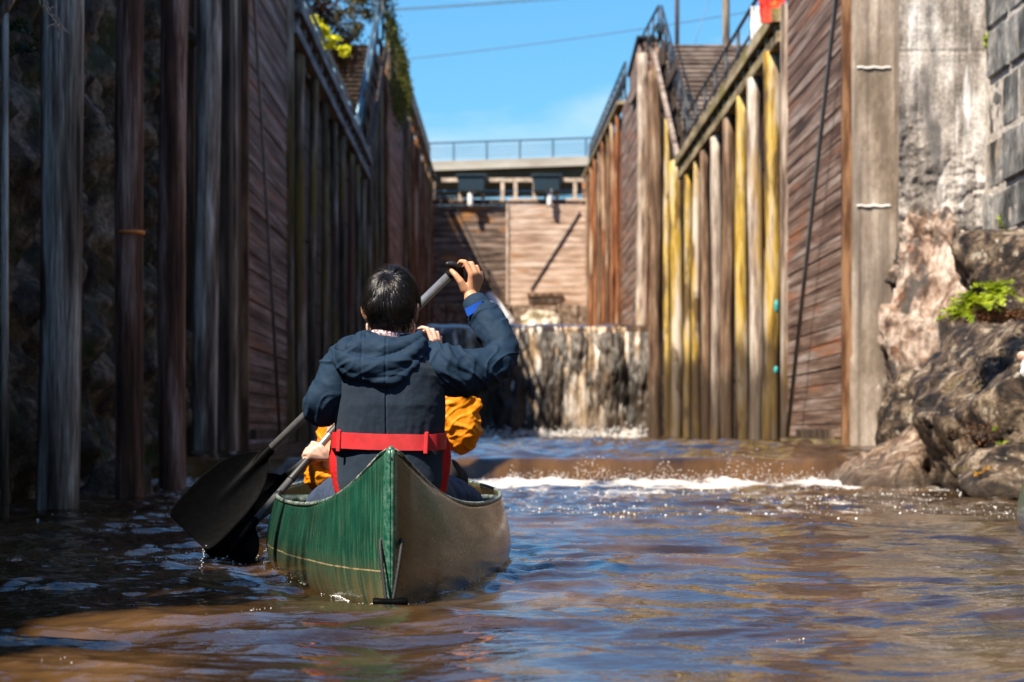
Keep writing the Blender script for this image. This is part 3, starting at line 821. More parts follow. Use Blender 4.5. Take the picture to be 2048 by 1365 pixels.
# ---- stairs beside the waterfall, both banks
for s, X, lab in ((1, RX, 'sunlit wide stair of brown boards right of the waterfall'), (-1, LX, 'wide stair in dark shade left of the waterfall')):
    root = thing('staircase', lab, 'staircase', (X + s * 3.3, 56, 6.7))
    mb = MB(); mr_ = MB()
    n = 24
    for i in range(n):
        y = 55.9 + i * 0.39; z = 6.78 + i * 0.172
        mb.box((X + s * 3.5, y + 0.2, z + 0.14), (6.6, 0.42, 0.045))
        mr_.box((X + s * 3.5, y + 0.04 , z + 0.03), (6.58, 0.04, 0.155))
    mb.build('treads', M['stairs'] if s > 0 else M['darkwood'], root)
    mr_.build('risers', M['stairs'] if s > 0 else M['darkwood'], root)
    mb = MB()
    mb.add([(X + s * 0.22, 55.9, 5.5), (X + s * 6.9, 55.9, 5.5), (X + s * 6.9, 65.3, 5.5), (X + s * 0.22, 65.3, 5.5),
            (X + s * 0.22, 55.9, 6.7), (X + s * 6.9, 55.9, 6.7), (X + s * 6.9, 65.3, 10.85), (X + s * 0.22, 65.3, 10.85)],
           [(3, 2, 1, 0), (4, 5, 6, 7), (0, 1, 5, 4), (1, 2, 6, 5), (2, 3, 7, 6), (3, 0, 4, 7)])
    mb.build('carriage', M['darkwood'], root)

# ---- railings
def railing(label, pts, spacing, heights, m=M['rail'], r=0.028, lattice=False, base=1.0, group=None):
    """pts: foot line; posts every spacing metres; rails at the given heights"""
    root = thing('railing', label, 'railing', pts[0], group)
    for h in heights:
        mb = MB(); mb.tube([Vector(p) + Vector((0, 0, h)) for p in pts], r if h == max(heights) else r * 0.7, 8); mb.build('rail', m, root, True)
    for a, b in zip(pts[:-1], pts[1:]):
        a, b = Vector(a), Vector(b); n = max(1, int((b - a).length / spacing))
        for i in range(n + 1):
            p = a + (b - a) * i / n
            mb = MB(); mb.tube([p - Vector((0, 0, 0.1)), p + Vector((0, 0, max(heights)))], r * 0.9, 8); mb.build('post', m, root, True)
            if lattice and i < n:
                p2 = a + (b - a) * (i + 1) / n
                mb = MB(); mb.tube([p + Vector((0, 0, 0.1)), p2 + Vector((0, 0, max(heights)))], r * 0.5, 6)
                mb.tube([p2 + Vector((0, 0, 0.1)), p + Vector((0, 0, max(heights)))], r * 0.5, 6); mb.build('cross_brace', m, root, True)
    return root
railing('black railing along the right walkway above the yellow posts', [(RX + 0.1, 30, 6.85), (RX + 0.1, 55.4, 6.85)], 2.3, (0.95, 0.5), r=0.035)
for dx, nm in ((0.18, 'black railing climbing the sunlit stair, nearest the water'), (5.6, 'black railing climbing the sunlit stair behind the waterside one')):
    railing(nm, [(RX + dx, 55.6, 6.85), (RX + dx, 65.2, 11.05)], 1.6, (0.95, 0.5), lattice=(dx < 0.5), r=0.03)
railing('dark railing stepping down from the top of the sunlit stair', [(RX + 0.1, 65.2, 11.05), (RX + 0.05, 71, 11.25)], 1.5, (0.95, 0.5), r=0.035)
railing('blue black railing on top of the far rust coloured wall', [(RX + 0.05, 81, 11.75), (RX + 0.05, 112, 12.6)], 2.2, (1.15, 0.75, 0.4), lattice=True, r=0.04)
railing('black railing along the left walkway in shade', [(LX - 0.2, 36, 6.85), (LX - 0.2, 55.4, 6.85)], 2.3, (0.95, 0.5), M['steel'], r=0.035)
railing('blue grey handrail climbing the shaded stair', [(LX - 0.18, 55.6, 6.85), (LX - 0.18, 65.2, 11.05)], 1.6, (0.95, 0.5), M['steel'], r=0.045)
railing('dark railing above the ivy on the far left wall', [(LX - 0.05, 65.4, 11.2), (LX - 0.05, 112, 12.6)], 2.2, (1.1, 0.75, 0.4), M['rail'], r=0.04)

# little timber hut-like parapet where the right railing steps down
hut = thing('timber_parapet', 'small grey boarded parapet on the bright column beside the stair top', 'parapet', (RX + 0.1, 73.5, 10.7))
mb = MB()
for i in range(6): mb.bevbox((RX - 0.06, 71.2 + 0.85 * i, 11.25), (0.08, 0.8, 1.35 - 0.07 * i), 0.01)
mb.build('boards', M['plank'], hut)
mb = MB()
for i in range(3): mb.bevbox((RX + 0.1 + 0.16 * i, 70.7, 11.3), (0.14, 0.06, 1.5), 0.01)
mb.build('end_boards', M['plank'], hut)
mb = MB(); mb.bar((RX + 0.1, 70.6, 12.05), (RX + 0.1, 76, 11.7), 0.55, 0.07); mb.build('cap', M['rail'], hut)

# ================================================================== LOCK GATE AND BRIDGE
gate = thing('lock_gate', 'closed timber lock gate of horizontal boards at the far end of the flume', 'lock gate', (0.6, YG, 6))
def gx(x, Y=YG): return (x - VX) / FPX * Y
def gz(y, Y=YG): return EYE + (VY - y) / FPX * Y
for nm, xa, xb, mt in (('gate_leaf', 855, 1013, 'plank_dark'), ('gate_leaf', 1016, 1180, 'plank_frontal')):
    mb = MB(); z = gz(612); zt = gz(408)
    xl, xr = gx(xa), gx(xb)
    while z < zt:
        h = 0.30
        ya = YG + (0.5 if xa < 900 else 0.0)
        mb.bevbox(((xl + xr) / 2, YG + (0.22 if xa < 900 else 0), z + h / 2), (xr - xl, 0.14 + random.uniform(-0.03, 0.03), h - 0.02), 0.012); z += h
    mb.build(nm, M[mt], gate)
mb = MB(); mb.box((gx(1014.5), YG - 0.02, (gz(610) + gz(408)) / 2), (0.1, 0.3, gz(408) - gz(610))); mb.build('mitre_post', M['palebeam'], gate)
for a, b in (((915, 420), (1000, 600)), ((1160, 425), (1062, 580))):
    mb = MB(); pa = Vector((gx(a[0]), YG - 0.12, gz(a[1]))); pb = Vector((gx(b[0]), YG - 0.12, gz(b[1]))); mb.bar(pa, pb, 0.07, 0.07); mb.build('tie_rod', M['darksteel'], gate)
mb = MB(); mb.box((gx(1090), YG - 0.12, gz(602)), (1.55, 0.1, 0.24)); mb.build('sluice_opening', M['darkwood'], gate)
mb = MB(); mb.box((gx(1090), YG - 0.16, gz(590)), (1.7, 0.12, 0.14)); mb.build('sluice_frame', M['brownpost'], gate)
mb = MB()
for i in range(8): mb.bevbox((-3.2 + i * 1.05 + 0.3, YG - 0.5 + random.uniform(-0.1, 0.1), 5.2), (1.02, 1.3, 2.6 + random.uniform(-0.1, 0.1)), 0.06)
mb.build('stone_sill', M['rocktan'], gate)
mb = MB(); mb.box((0.6, YG + 1.2, 8.5), (8.2, 1.5, 5.6)); mb.build('backing', M['darkwood'], gate)
mb = MB(); mb.tube([(gx(978), YG - 1.3, gz(596)), (gx(1022), YG - 3.2, gz(652, YG - 3))], [0.24, 0.3], 12); tag(mb.build('log', M['white'], None, True), 'pale log resting below the left gate leaf', 'log')
for k, (a, b) in enumerate(((1042, 1118),)):
    uu, t2 = np.meshgrid(np.linspace(0, 1, 24), np.linspace(0, 1, 24))
    xx = gx(a) + (gx(b) - gx(a)) * uu + 0.1 * perlin(uu * 4, t2 * 3, k)
    V = np.stack([xx, YG - 0.9 - 2.0 * t2 ** 0.7 + 0.15 * fbm(uu * 5, t2 * 2, 3 + k, 3), gz(606) - 0.35 - 1.9 * t2 ** 1.6 - 0.3 * (2 * uu - 1) ** 2], -1)
    struct(grid_mesh('waterfall', V, M['jet'], flip=True))
# frame, winches and bollards on top of the gate
fr = thing('gate_gantry', 'pale post and beam frame standing on the lock gate', 'gantry', (0.6, YG, gz(408)))
for xx in (921, 966, 1005, 1031, 1069, 1114, 1150):
    mb = MB(); mb.box((gx(xx), YG + 0.1, (gz(410) + gz(364)) / 2), (0.17, 0.17, gz(364) - gz(410))); mb.build('post', M['palebeam'], fr)
for a, b in ((883, 921), (978, 1068), (1122, 1172)):
    mb = MB(); mb.box(((gx(a) + gx(b)) / 2, YG + 0.1, gz(364) + 0.09), (gx(b) - gx(a), 0.2, 0.18)); mb.build('beam', M['palebeam'], fr)
mb = MB(); mb.box((0.6, YG + 0.15, gz(405)), (7.4, 0.5, 0.12)); mb.build('walkway', M['darkwood'], fr)
mb = MB(); mb.box((0.6, YG + 0.3, gz(381)), (7.4, 0.08, 0.08)); mb.box((0.6, YG + 0.3, gz(392)), (7.4, 0.06, 0.06)); mb.build('rail', M['steel'], fr)
for xx, lab in ((943, 'dark winch cabinet on the left gate leaf'), (1093, 'dark winch cabinet on the right gate leaf')):
    root = thing('winch_cabinet', lab, 'winch', (gx(xx), YG, gz(395)))
    mb = MB(); mb.bevbox((gx(xx), YG - 0.1, gz(371)), (1.25, 0.7, 0.68), 0.04); mb.build('housing', M['machine'], root)
    mb = MB(); mb.bevbox((gx(xx), YG - 0.1, gz(353)), (1.5, 0.85, 0.12), 0.03); mb.build('lid', M['machine'], root)
    mb = MB(); mb.tube([(gx(xx) + 0.05, YG - 0.5, gz(384)), (gx(xx) + 0.05, YG - 0.62, gz(384))], 0.16, 16); mb.build('crank_wheel', M['darksteel'], root)
    mb = MB(); mb.box((gx(xx), YG - 0.1, gz(392)), (0.2, 0.3, 0.5)); mb.build('stem', M['darksteel'], root)
for xx, hh, lab in ((941, 0.42, 'short white bollard on the left gate leaf'), (1099, 0.62, 'taller white bollard on the right gate leaf')):
    mb = MB(); mb.tube([(gx(xx), YG - 0.45, gz(411)), (gx(xx), YG - 0.45, gz(411) + hh)], 0.13, 14, round_ends=True); tag(mb.build('bollard', M['white'], None, True), lab, 'bollard')

YB = 127.0
def bz(y): return EYE + (VY - y) / FPX * YB
bridge = thing('road_bridge', 'pale concrete road bridge crossing behind the lock gate', 'bridge', (0.6, YB, 12))
sl_ = 0.034
def slope_box(mb, x0, x1, y0, y1, za, zb):
    """za, zb: bottom and top height at x=0, following the deck's slope"""
    mb.add([(x, y, (za if k == 0 else zb) + sl_ * x) for k in (0, 1) for x, y in ((x0, y0), (x1, y0), (x1, y1), (x0, y1))],
           [(3, 2, 1, 0), (4, 5, 6, 7), (0, 1, 5, 4), (1, 2, 6, 5), (2, 3, 7, 6), (3, 0, 4, 7)])
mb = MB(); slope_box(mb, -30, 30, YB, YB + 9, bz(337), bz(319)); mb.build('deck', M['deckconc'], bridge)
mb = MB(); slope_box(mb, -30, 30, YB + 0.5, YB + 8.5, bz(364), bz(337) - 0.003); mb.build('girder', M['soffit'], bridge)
for xx in (-28, 28):
    mb = MB(); mb.box((xx, YB + 4.5, 12), (2, 6, 3.4)); mb.build('abutment', M['deckconc'], bridge)
rl = thing('railing', 'blue grey railing along the concrete road bridge', 'railing', (0.6, YB, bz(319)))
for i in range(-14, 15):
    x = gx(1040, YB) + i * 1.74
    mb = MB(); z = bz(319) + sl_ * x; mb.bevbox((x, YB + 0.2, z + 0.48), (0.09, 0.06, 0.96), 0.01); mb.build('post', M['steel'], rl)
for h, t in ((0.97, 0.1), (0.74, 0.03), (0.6, 0.03), (0.46, 0.03), (0.32, 0.03), (0.18, 0.03)):
    mb = MB(); slope_box(mb, -25, 25, YB + 0.16, YB + 0.16 + t, bz(319) + h - t / 2, bz(319) + h + t / 2); mb.build('rail', M['steel'], rl)
# behind the bridge, seen under its deck: a pale hall and a fence
hall = thing('hall_building', 'pale lilac hall glimpsed under the right end of the bridge', 'building', (6, 150, 11))
mb = MB(); mb.box((6.6, 150, 12.6), (7.0, 6, 3.4)); mb.build('wall', plain('lilac_wall', (0.62, 0.58, 0.70), 0.8, var=0.08), hall)
mb = MB(); mb.box((4.0, 146.95, 12.9), (0.9, 0.1, 0.9)); mb.build('window', plain('teal_pane', (0.06, 0.22, 0.22), 0.1), hall)
for i in range(3):
    mb = MB(); mb.box((5.6 + i * 1.1, 146.95, 12.9), (0.5, 0.1, 0.7)); mb.build('window', plain('blue_pane', (0.2, 0.25, 0.4), 0.1), hall)
mb = MB(); mb.bar((3.0, 146.9, 14.35), (10.2, 146.9, 14.35), 0.2, 0.12); mb.build('eaves', M['white'], hall)

# ---- poles and cables against the sky
pole = thing('lamp_post', 'slim pinkish lamp post rising behind the sunlit stair', 'lamp post', (6.76, 90, 10.9))
mb = MB(); mb.tube([(6.76, 90, 10.9), (6.76, 90, 14.3)], 0.11, 12); mb.build('base', plain('pinkish_paint', (0.34, 0.22, 0.22), 0.6), pole, True)
mb = MB(); mb.tube([(6.76, 90, 14.3), (6.76, 90, 24)], [0.085, 0.07], 12); mb.build('shaft', plain('pinkish_paint', (0.34, 0.22, 0.22), 0.6), pole, True)
mb = MB(); mb.tube([(6.76, 90, 23.9), (5.4, 90, 24.5)], 0.05, 8); mb.ellipsoid((5.2, 90, 24.5), (0.4, 0.18, 0.1)); mb.build('lamp_head', M['steel'], pole, True)
pole = thing('utility_pole', 'wooden utility pole right of the slim lamp post', 'utility pole', (8.12, 85, 10.9))
mb = MB(); mb.tube([(8.12, 85, 10.9), (8.10, 85, 17), (8.05, 85, 24)], [0.14, 0.125, 0.11], 12); mb.build('shaft', M['pale'], pole, True)
mb = MB(); mb.box((8.06, 85, 22.5), (2.2, 0.14, 0.14)); mb.build('cross_arm', M['brownpost'], pole)
mb = MB(); mb.tube([(7.95, 85, 17), (5.9, 85, 10.9)], 0.015, 6); mb.build('stay_wire', M['steel'], pole, True)
fl = thing('floodlight', 'small grey floodlight beside the stair top railing', 'floodlight', (5.8, 85, 10.9))
mb = MB(); mb.tube([(5.8, 85, 10.9), (5.8, 85, 14.6)], 0.03, 8); mb.build('post', M['steel'], fl, True)
mb = MB(); mb.bevbox((5.8, 84.9, 14.7), (0.36, 0.3, 0.32), 0.03); mb.build('lamp', M['steel'], fl)
for k, (a, b, lab) in enumerate((((600, 34), (1300, -12), 'upper power cable against the blue sky'), ((700, 26), (1250, -14), 'power cable just above the upper one, close beside it'),
                                 ((820, 122), (1500, 30), 'lower power cable reaching towards the stair top'))):
    Yc = 150.0
    pa, pb = P(*a, Yc), P(*b, Yc)
    ext = (pb - pa)
    pts = [pa - ext * 0.8 + ext * 2.6 * t / 24 + Vector((0, 0, 2.2 * ((t / 24 - 0.48) ** 2) * 2 - 0.0)) for t in range(25)]
    mb = MB(); mb.tube(pts, 0.032, 6); tag(mb.build('power_cable', M['steel'], None, True), lab, 'cable')

# ================================================================== ROCKS AND PLANTS
def boulder(center, rad, seed, mat, label, np_=16, sub=5, rough=0.05, cut=(0.62, 0.98), group='boulders at the foot of the right wall'):
    bpy_me = bpy.data.meshes.new('boulder')
    import bmesh
    bm = bmesh.new(); bmesh.ops.create_icosphere(bm, subdivisions=sub, radius=1.0); bm.to_mesh(bpy_me); bm.free()
    c = co_get(bpy_me); n = c / np.linalg.norm(c, axis=1)[:, None]
    g = np.random.default_rng(seed)
    N = g.normal(size=(np_, 3)); N /= np.linalg.norm(N, axis=1)[:, None]
    D = g.uniform(*cut, size=np_)
    dots = n @ N.T
    p0 = 0.06 * np.stack([perlin(n[:, 0] * 3 + seed, n[:, 1] * 3, n[:, 2] * 3 + i_) for i_ in range(3)], 1)
    dots = (n + p0) @ N.T
    rr = np.where(dots > 0.05, D[None, :] / np.maximum(dots, 0.05), 9.0)
    r = -np.log(np.exp(-34 * np.minimum(rr, 3)).sum(1) + np.exp(-34 * 1.15)) / 34
    p = n * r[:, None]
    s = seed * 3.1
    p *= (1 + rough * 1.6 * fbm(p[:, 0] * 1.7 + s, p[:, 1] * 1.7, p[:, 2] * 1.7, 3) - rough * 1.5 * np.abs(fbm(p[:, 0] * 4 + s, p[:, 1] * 4, p[:, 2] * 4, 5, 0.6)))[:, None]
    co_set(bpy_me, p * np.array(rad) + np.array(center))
    o = link('boulder', bpy_me, mat, None, True)
    return tag(o, label, 'boulder', group)
boulder((4.72, 20.6, 0.52), (1.45, 2.5, 1.22), 3, M['rock'], 'largest dark brown boulder below the bright green fern', 18, 6)
boulder((3.72, 21.9, -0.06), (0.66, 1.0, 0.60), 13, M['rocktan'], 'low tan wet boulder at the waterline left of the largest one', 14, 5)
boulder((4.35, 24.6, 1.35), (0.5, 0.7, 1.0), 5, M['rockpink'], 'pale pinkish rock leaning against the pier foot above the tan boulder', 16, 5, 0.09)
boulder((4.84, 26.5, 2.25), (0.60, 0.36, 0.95), 8, M['rockpink'], 'broken pale rock face bulging from the concrete wall', 22, 6, 0.12, (0.6, 0.9))
boulder((4.75, 24.4, 0.5), (0.8, 1.0, 0.95), 21, M['rock'], 'dark boulder wedged behind the tan boulder under the pink rock', 16, 5)
boulder((3.98, 18.4, 0.08), (0.5, 0.8, 0.36), 14, M['rock'], 'small dark boulder at the right edge, nearest the second canoe', 14, 5)
boulder((3.45, 23.6, -0.02), (0.32, 0.5, 0.28), 17, M['rocktan'], 'smallest wet tan rock where the ledge meets the bank', 12, 4)
boulder((5.0, 22.6, 1.95), (0.75, 1.1, 0.6), 26, M['rock'], 'dark shelf of rock behind the bright green fern', 14, 5)
boulder((4.5, 26.0, 0.0), (0.55, 0.8, 0.6), 31, M['rocktan'], 'tan rock at the foot of the concrete pier', 14, 4)
boulder((-3.0, 19.1, -0.1), (0.3, 0.6, 0.4), 42, M['cliff'], 'dark boulder between the ringed piling and the next one', 12, 4, group=None)

def crack(name):
    """cuts dark joints and a wet tide line into a rock material"""
    t = M[name].node_tree; b = t.nodes['Principled BSDF']; geo = t.nodes['Geometry']
    def N_(k): return t.nodes.new('ShaderNode' + k)
    ds = N_('TexNoise'); ds.inputs['Scale'].default_value = 2.2; ds.inputs['Detail'].default_value = 5; t.links.new(geo.outputs['Position'], ds.inputs['Vector'])
    ad = N_('VectorMath'); ad.operation = 'MULTIPLY_ADD'; ad.inputs[1].default_value = (0.5, 0.5, 0.5); t.links.new(ds.outputs['Color'], ad.inputs[0]); t.links.new(geo.outputs['Position'], ad.inputs[2])
    vo = N_('TexVoronoi'); vo.feature = 'DISTANCE_TO_EDGE'; vo.inputs['Scale'].default_value = 1.5; t.links.new(ad.outputs[0], vo.inputs['Vector'])
    r = N_('ValToRGB'); r.color_ramp.elements[0].position = 0.0; r.color_ramp.elements[0].color = (0.12, 0.1, 0.09, 1); r.color_ramp.elements[1].position = 0.05; r.color_ramp.elements[1].color = (1, 1, 1, 1); t.links.new(vo.outputs['Distance'], r.inputs[0])
    m = N_('Mix'); m.data_type = 'RGBA'; m.blend_type = 'MULTIPLY'; m.inputs[0].default_value = 0.45 if name == 'rockpink' else 0.8
    t.links.new(b.inputs['Base Color'].links[0].from_socket, m.inputs[6]); t.links.new(r.outputs[0], m.inputs[7])
    sz = N_('SeparateXYZ'); t.links.new(geo.outputs['Position'], sz.inputs[0])
    mr = N_('MapRange'); mr.inputs[1].default_value = 0.22; mr.inputs[2].default_value = 0.08; t.links.new(sz.outputs['Z'], mr.inputs[0])
    m2 = N_('Mix'); m2.data_type = 'RGBA'; m2.inputs[7].default_value = (0.035, 0.024, 0.016, 1); mm = N_('Math'); mm.operation = 'MULTIPLY'; mm.inputs[1].default_value = 0.75
    t.links.new(mr.outputs[0], mm.inputs[0]); t.links.new(mm.outputs[0], m2.inputs[0]); t.links.new(m.outputs[2], m2.inputs[6]); t.links.new(m2.outputs[2], b.inputs['Base Color'])
for k_ in ('rock', 'rocktan', 'rockpink'): crack(k_)

def leafmat(name, a, b, c=None, tr=0.35):
    q = NT(name)
    v = q.vec()
    f = q.noise(v, 5, 3, 0.6)
    w_ = q.n('TexWhiteNoise', noise_dimensions='3D')
    sn = q.n('VectorMath', operation='SNAP'); sn.inputs[1].default_value = (0.05, 0.05, 0.05); q.l(v, sn.inputs[0]); q.l(sn.outputs[0], w_.inputs['Vector'])
    f = q.math('ADD', q.math('MULTIPLY', f, 0.6), q.math('MULTIPLY', w_.outputs['Value'], 0.4))
    st = [(0.3, a), (0.62, b)] + ([(0.8, c)] if c else [])
    q.set(q.ramp(f, st), 0.5, spec=0.3)
    t = q.n('BsdfTranslucent'); q.l(q.b.inputs['Base Color'].links[0].from_socket, t.inputs['Color'])
    m = q.n('MixShader'); m.inputs[0].default_value = tr
    q.l(q.b.outputs[0], m.inputs[1]); q.l(t.outputs[0], m.inputs[2]); q.l(m.outputs[0], q.out.inputs[0])
    return q.m
M['fern'] = leafmat('fern_green', (0.16, 0.24, 0.008), (0.38, 0.46, 0.02), (0.55, 0.58, 0.05))
M['leafyel'] = leafmat('yellow_leaf', (0.55, 0.50, 0.01), (0.75, 0.72, 0.02))
M['leafgreen'] = leafmat('dark_leaf', (0.012, 0.035, 0.008), (0.05, 0.10, 0.015))
M['leafbrown'] = leafmat('autumn_leaf', (0.035, 0.014, 0.008), (0.16, 0.06, 0.02), (0.30, 0.16, 0.06))
M['leafmix'] = leafmat('olive_leaf', (0.03, 0.04, 0.02), (0.16, 0.13, 0.04), (0.34, 0.17, 0.05))
M['leafgold'] = leafmat('gold_leaf', (0.5, 0.22, 0.01), (0.75, 0.40, 0.02))
M['twig'] = plain('dry_twig', (0.62, 0.42, 0.28), 0.7)
M['bark'] = weathered('bark', [(0.3, (0.02, 0.015, 0.01)), (0.7, (0.12, 0.09, 0.07))], ST, 10)

def leaves(mb, c, rad, n, size, g, clumps=0, flat=1.0, up=0.0):
    c = np.array(c, float); rad = np.array(rad, float)
    if clumps:
        cc = g.normal(size=(clumps, 3)); cc /= np.linalg.norm(cc, axis=1)[:, None]; cc *= g.uniform(0.35, 1.0, (clumps, 1)) ** 0.5
        pts = cc[g.integers(0, clumps, n)] + g.normal(size=(n, 3)) * 0.17
    else:
        pts = g.normal(size=(n, 3)); pts /= np.linalg.norm(pts, axis=1)[:, None]; pts *= g.uniform(0, 1, (n, 1)) ** 0.4
    pts = c + pts * rad
    a = g.normal(size=(n, 3)); a[:, 2] = a[:, 2] * flat - up; a /= np.linalg.norm(a, axis=1)[:, None]
    b = g.normal(size=(n, 3)); b -= a * (a * b).sum(1)[:, None]; b /= np.linalg.norm(b, axis=1)[:, None]
    s = size * g.uniform(0.6, 1.3, (n, 1))
    for i in range(n):
        p, x, y = pts[i], a[i] * s[i], b[i] * s[i] * 0.42
        mb.add([p - x, p + y, p + x, p - y], [(0, 1, 2), (0, 2, 3)])

def tree(label, base, h, blobs, n, size, mat, seed, group='trees on the left bank'):
    g = np.random.default_rng(seed)
    root = thing('tree', label, 'tree', base, group)
    b = Vector(base); topp = b + Vector((0.1, 0.0, h))
    mb = MB(); mb.tube([b, b + Vector((0.06, 0.05, h * 0.4)), b + Vector((-0.04, 0, h * 0.75)), topp], [0.2, 0.16, 0.11, 0.03], 10, sub=4)
    for c, r in blobs:
        c = Vector(c); st = b + Vector((0, 0, h * random.uniform(0.35, 0.7)))
        for q_ in range(4):
            e = c + Vector([random.uniform(-0.7, 0.7) * r[k] for k in range(3)])
            mb.tube([st, st.lerp(e, 0.5) + Vector((0, 0, 0.15)), e], [0.06, 0.035, 0.01], 6, sub=3)
    mb.build('trunk', M['bark'], root, True)
    mb = MB(); tot = sum(r[0] * r[1] * r[2] for _, r in blobs)
    for c, r in blobs: leaves(mb, c, r, int(n * (r[0] * r[1] * r[2]) / tot), size, g, clumps=26)
    mb.build('crown', mat, root)
tree('dark reddish tree standing behind the yellow shrub on the left bank', (-5.2, 57, 6.7), 6.5,
     [((-4.35, 57, 10.4), (1.15, 1.6, 1.5)), ((-4.9, 55.5, 12.2), (1.6, 1.6, 1.6)), ((-5.0, 57, 8.6), (1.3, 1.4, 1.4))], 26000, 0.075, M['leafbrown'], 5)
tree('loose olive and brown tree hanging over the top of the shaded stair', (-5.9, 67, 10.9), 3.4,
     [((-3.45, 66.5, 12.35), (0.62, 0.9, 0.55)), ((-4.1, 66.5, 11.7), (0.45, 0.7, 0.45)), ((-3.6, 67, 13.4), (0.9, 1.2, 0.8))], 9000, 0.055, M['leafmix'], 6)

def shrub(name, label, cat, c, rad, n, size, mat, seed, clumps=10, stems=5, group=None):
    g = np.random.default_rng(seed); root = thing(name, label, cat, (c[0], c[1], c[2] - rad[2]), group)
    mb = MB()
    for i in range(stems):
        e = Vector(c) + Vector([random.uniform(-0.7, 0.7) * rad[k] for k in range(3)])
        mb.tube([(c[0], c[1], c[2] - rad[2]), Vector((c[0], c[1], c[2] - rad[2])).lerp(e, 0.6), e], [0.012 * (1 + rad[0]), 0.008, 0.004], 5, sub=2)
    mb.build('stem', M['bark'], root)
    mb = MB(); leaves(mb, c, rad, n, size, g, clumps); mb.build('foliage', mat, root)
    return root
shrub('shrub', 'bright yellow leafed shrub on the left walkway edge', 'shrub', (-3.36, 45, 8.0), (0.20, 0.35, 0.22), 900, 0.05, M['leafyel'], 3)
shrub('shrub', 'small yellow shrub trailing right of the brightest one', 'shrub', (-3.10, 45.5, 7.85), (0.19, 0.3, 0.10), 420, 0.05, M['leafyel'], 4)
shrub('shrub', 'rightmost small yellow shrub, under the olive tree', 'shrub', (-2.86, 46, 7.75), (0.11, 0.3, 0.10), 240, 0.05, M['leafyel'], 14)
for i_, (y_, z_) in enumerate(((4.2, 5.7), (6.2, 5.75), (8.3, 5.9), (10.4, 6.3), (12.6, 6.8))):  # unseen shrubs, added so the cliff's shadow edge falls dappled on the water
    shrub('shrub', ['leafy shrub on the cliff top nearest the camera', 'leafy shrub on the cliff top, second from the camera', 'leafy shrub on the cliff top above the canoe', 'leafy shrub on the cliff top left of the lifted blade', 'leafy shrub on the cliff top above the nearest piling'][i_], 'shrub', (-3.95, y_, z_), (0.4, 0.75, 0.42), 900, 0.07, M['leafgreen'], 60 + i_)
ivy = thing('ivy', 'green ivy spilling over the far left wall beside the shaded stair', 'ivy', (LX + 0.1, 72, 11))
g = np.random.default_rng(9); mb = MB()
leaves(mb, (LX + 0.12, 70, 11.0), (0.28, 5.0, 1.3), 5200, 0.055, g, 40); leaves(mb, (LX + 0.1, 78, 11.6), (0.25, 5, 0.9), 2600, 0.055, g, 24)
mb.build('foliage', leafmat('ivy_green', (0.05, 0.06, 0.008), (0.16, 0.15, 0.015), (0.22, 0.17, 0.03)), ivy)
mb = MB()
for i in range(9):
    mb = MB(); mb.tube([(LX + 0.05, 66 + 1.7 * i, 12.0), (LX + 0.12, 66.2 + 1.7 * i, 11.0), (LX + 0.1, 66.1 + 1.7 * i, 9.9)], 0.015, 5, sub=3); mb.build('stem', M['bark'], ivy)

def fern(label, c, L, n, mat, seed, cat='fern', name='fern', spread=1.0):
    """arching fronds, each a midrib with rows of small leaflets"""
    g = np.random.default_rng(seed); root = thing(name, label, cat, c)
    for k in range(n):
        az = g.uniform(0, 2 * math.pi); el = g.uniform(0.15, 1.1); l = L * g.uniform(0.6, 1.1)
        d = Vector((math.cos(az) * math.cos(el) * spread, math.sin(az) * math.cos(el), math.sin(el)))
        mb = MB(); pts = []
        for i in range(11):
            t = i / 10; p = Vector(c) + d * (l * t) + Vector((0, 0, -0.55 * l * t * t)); pts.append(p)
        side = d.cross(Vector((0, 0, 1))).normalized()
        for i in range(1, 11):
            wl = 0.30 * l * math.sin(math.pi * (i / 11) ** 0.75)
            for s in (-1, 1):
                a = pts[i]; tip = a + side * s * wl + d * 0.05 * l + Vector((0, 0, g.uniform(-0.02, 0.03)))
                w2 = (pts[i] - pts[i - 1]) * 0.42
                mid = a.lerp(tip, 0.5)
                mb.add([a - w2 * 0.5, mid - w2, tip, mid + w2, a + w2 * 0.5], [(0, 1, 2, 3, 4)])
        mb.tube(pts, 0.0035, 4)
        mb.build('frond', mat, root)
    return root
fern('large bright green fern on the shelf above the largest boulder', (3.82, 19.3, 1.50), 0.34, 22, M['fern'], 2)
fern('bright green fern right behind the large one, nearest the block wall', (4.0, 19.5, 1.62), 0.32, 16, M['fern'], 12)
fern('small green fern low on the left of the large one', (3.68, 19.1, 1.42), 0.2, 12, M['fern'], 22)
shrub('weed', 'yellow green weed growing from a joint high in the block wall', 'plant', (5.36, 26.3, 4.7), (0.05, 0.08, 0.16), 90, 0.03, M['fern'], 31, 5, 3)
shrub('weed', 'small yellow green weed low on the block wall above the fern', 'plant', (5.36, 25.6, 2.7), (0.05, 0.08, 0.12), 50, 0.03, M['fern'], 32, 4, 3)
fern('tiny green plant in a crack at the right edge', (3.92, 18.6, 0.40), 0.08, 6, M['fern'], 33, 'plant', 'weed')
fern('small gold leafed plant just above the waterline at right', (3.62, 18.0, 0.19), 0.11, 7, M['leafgold'], 34, 'plant', 'weed')
fern('tiny green plant higher in the crack at the right edge', (3.88, 18.7, 0.52), 0.06, 5, M['fern'], 35, 'plant', 'weed')
for i, (x, y, d, L, n) in enumerate(((60, 105, 15.2, 0.2, 9), (15, 60, 15.0, 0.24, 8), (95, 150, 15.6, 0.14, 7))):
    p = P(x, y, d)
    fern(['shaded green fern hanging on the cliff left of the nearest piling', 'shaded green fern topmost at the left edge of the cliff', 'small shaded green fern lowest beside the nearest piling'][i], p, L, n, M['leafgreen'], 50 + i)
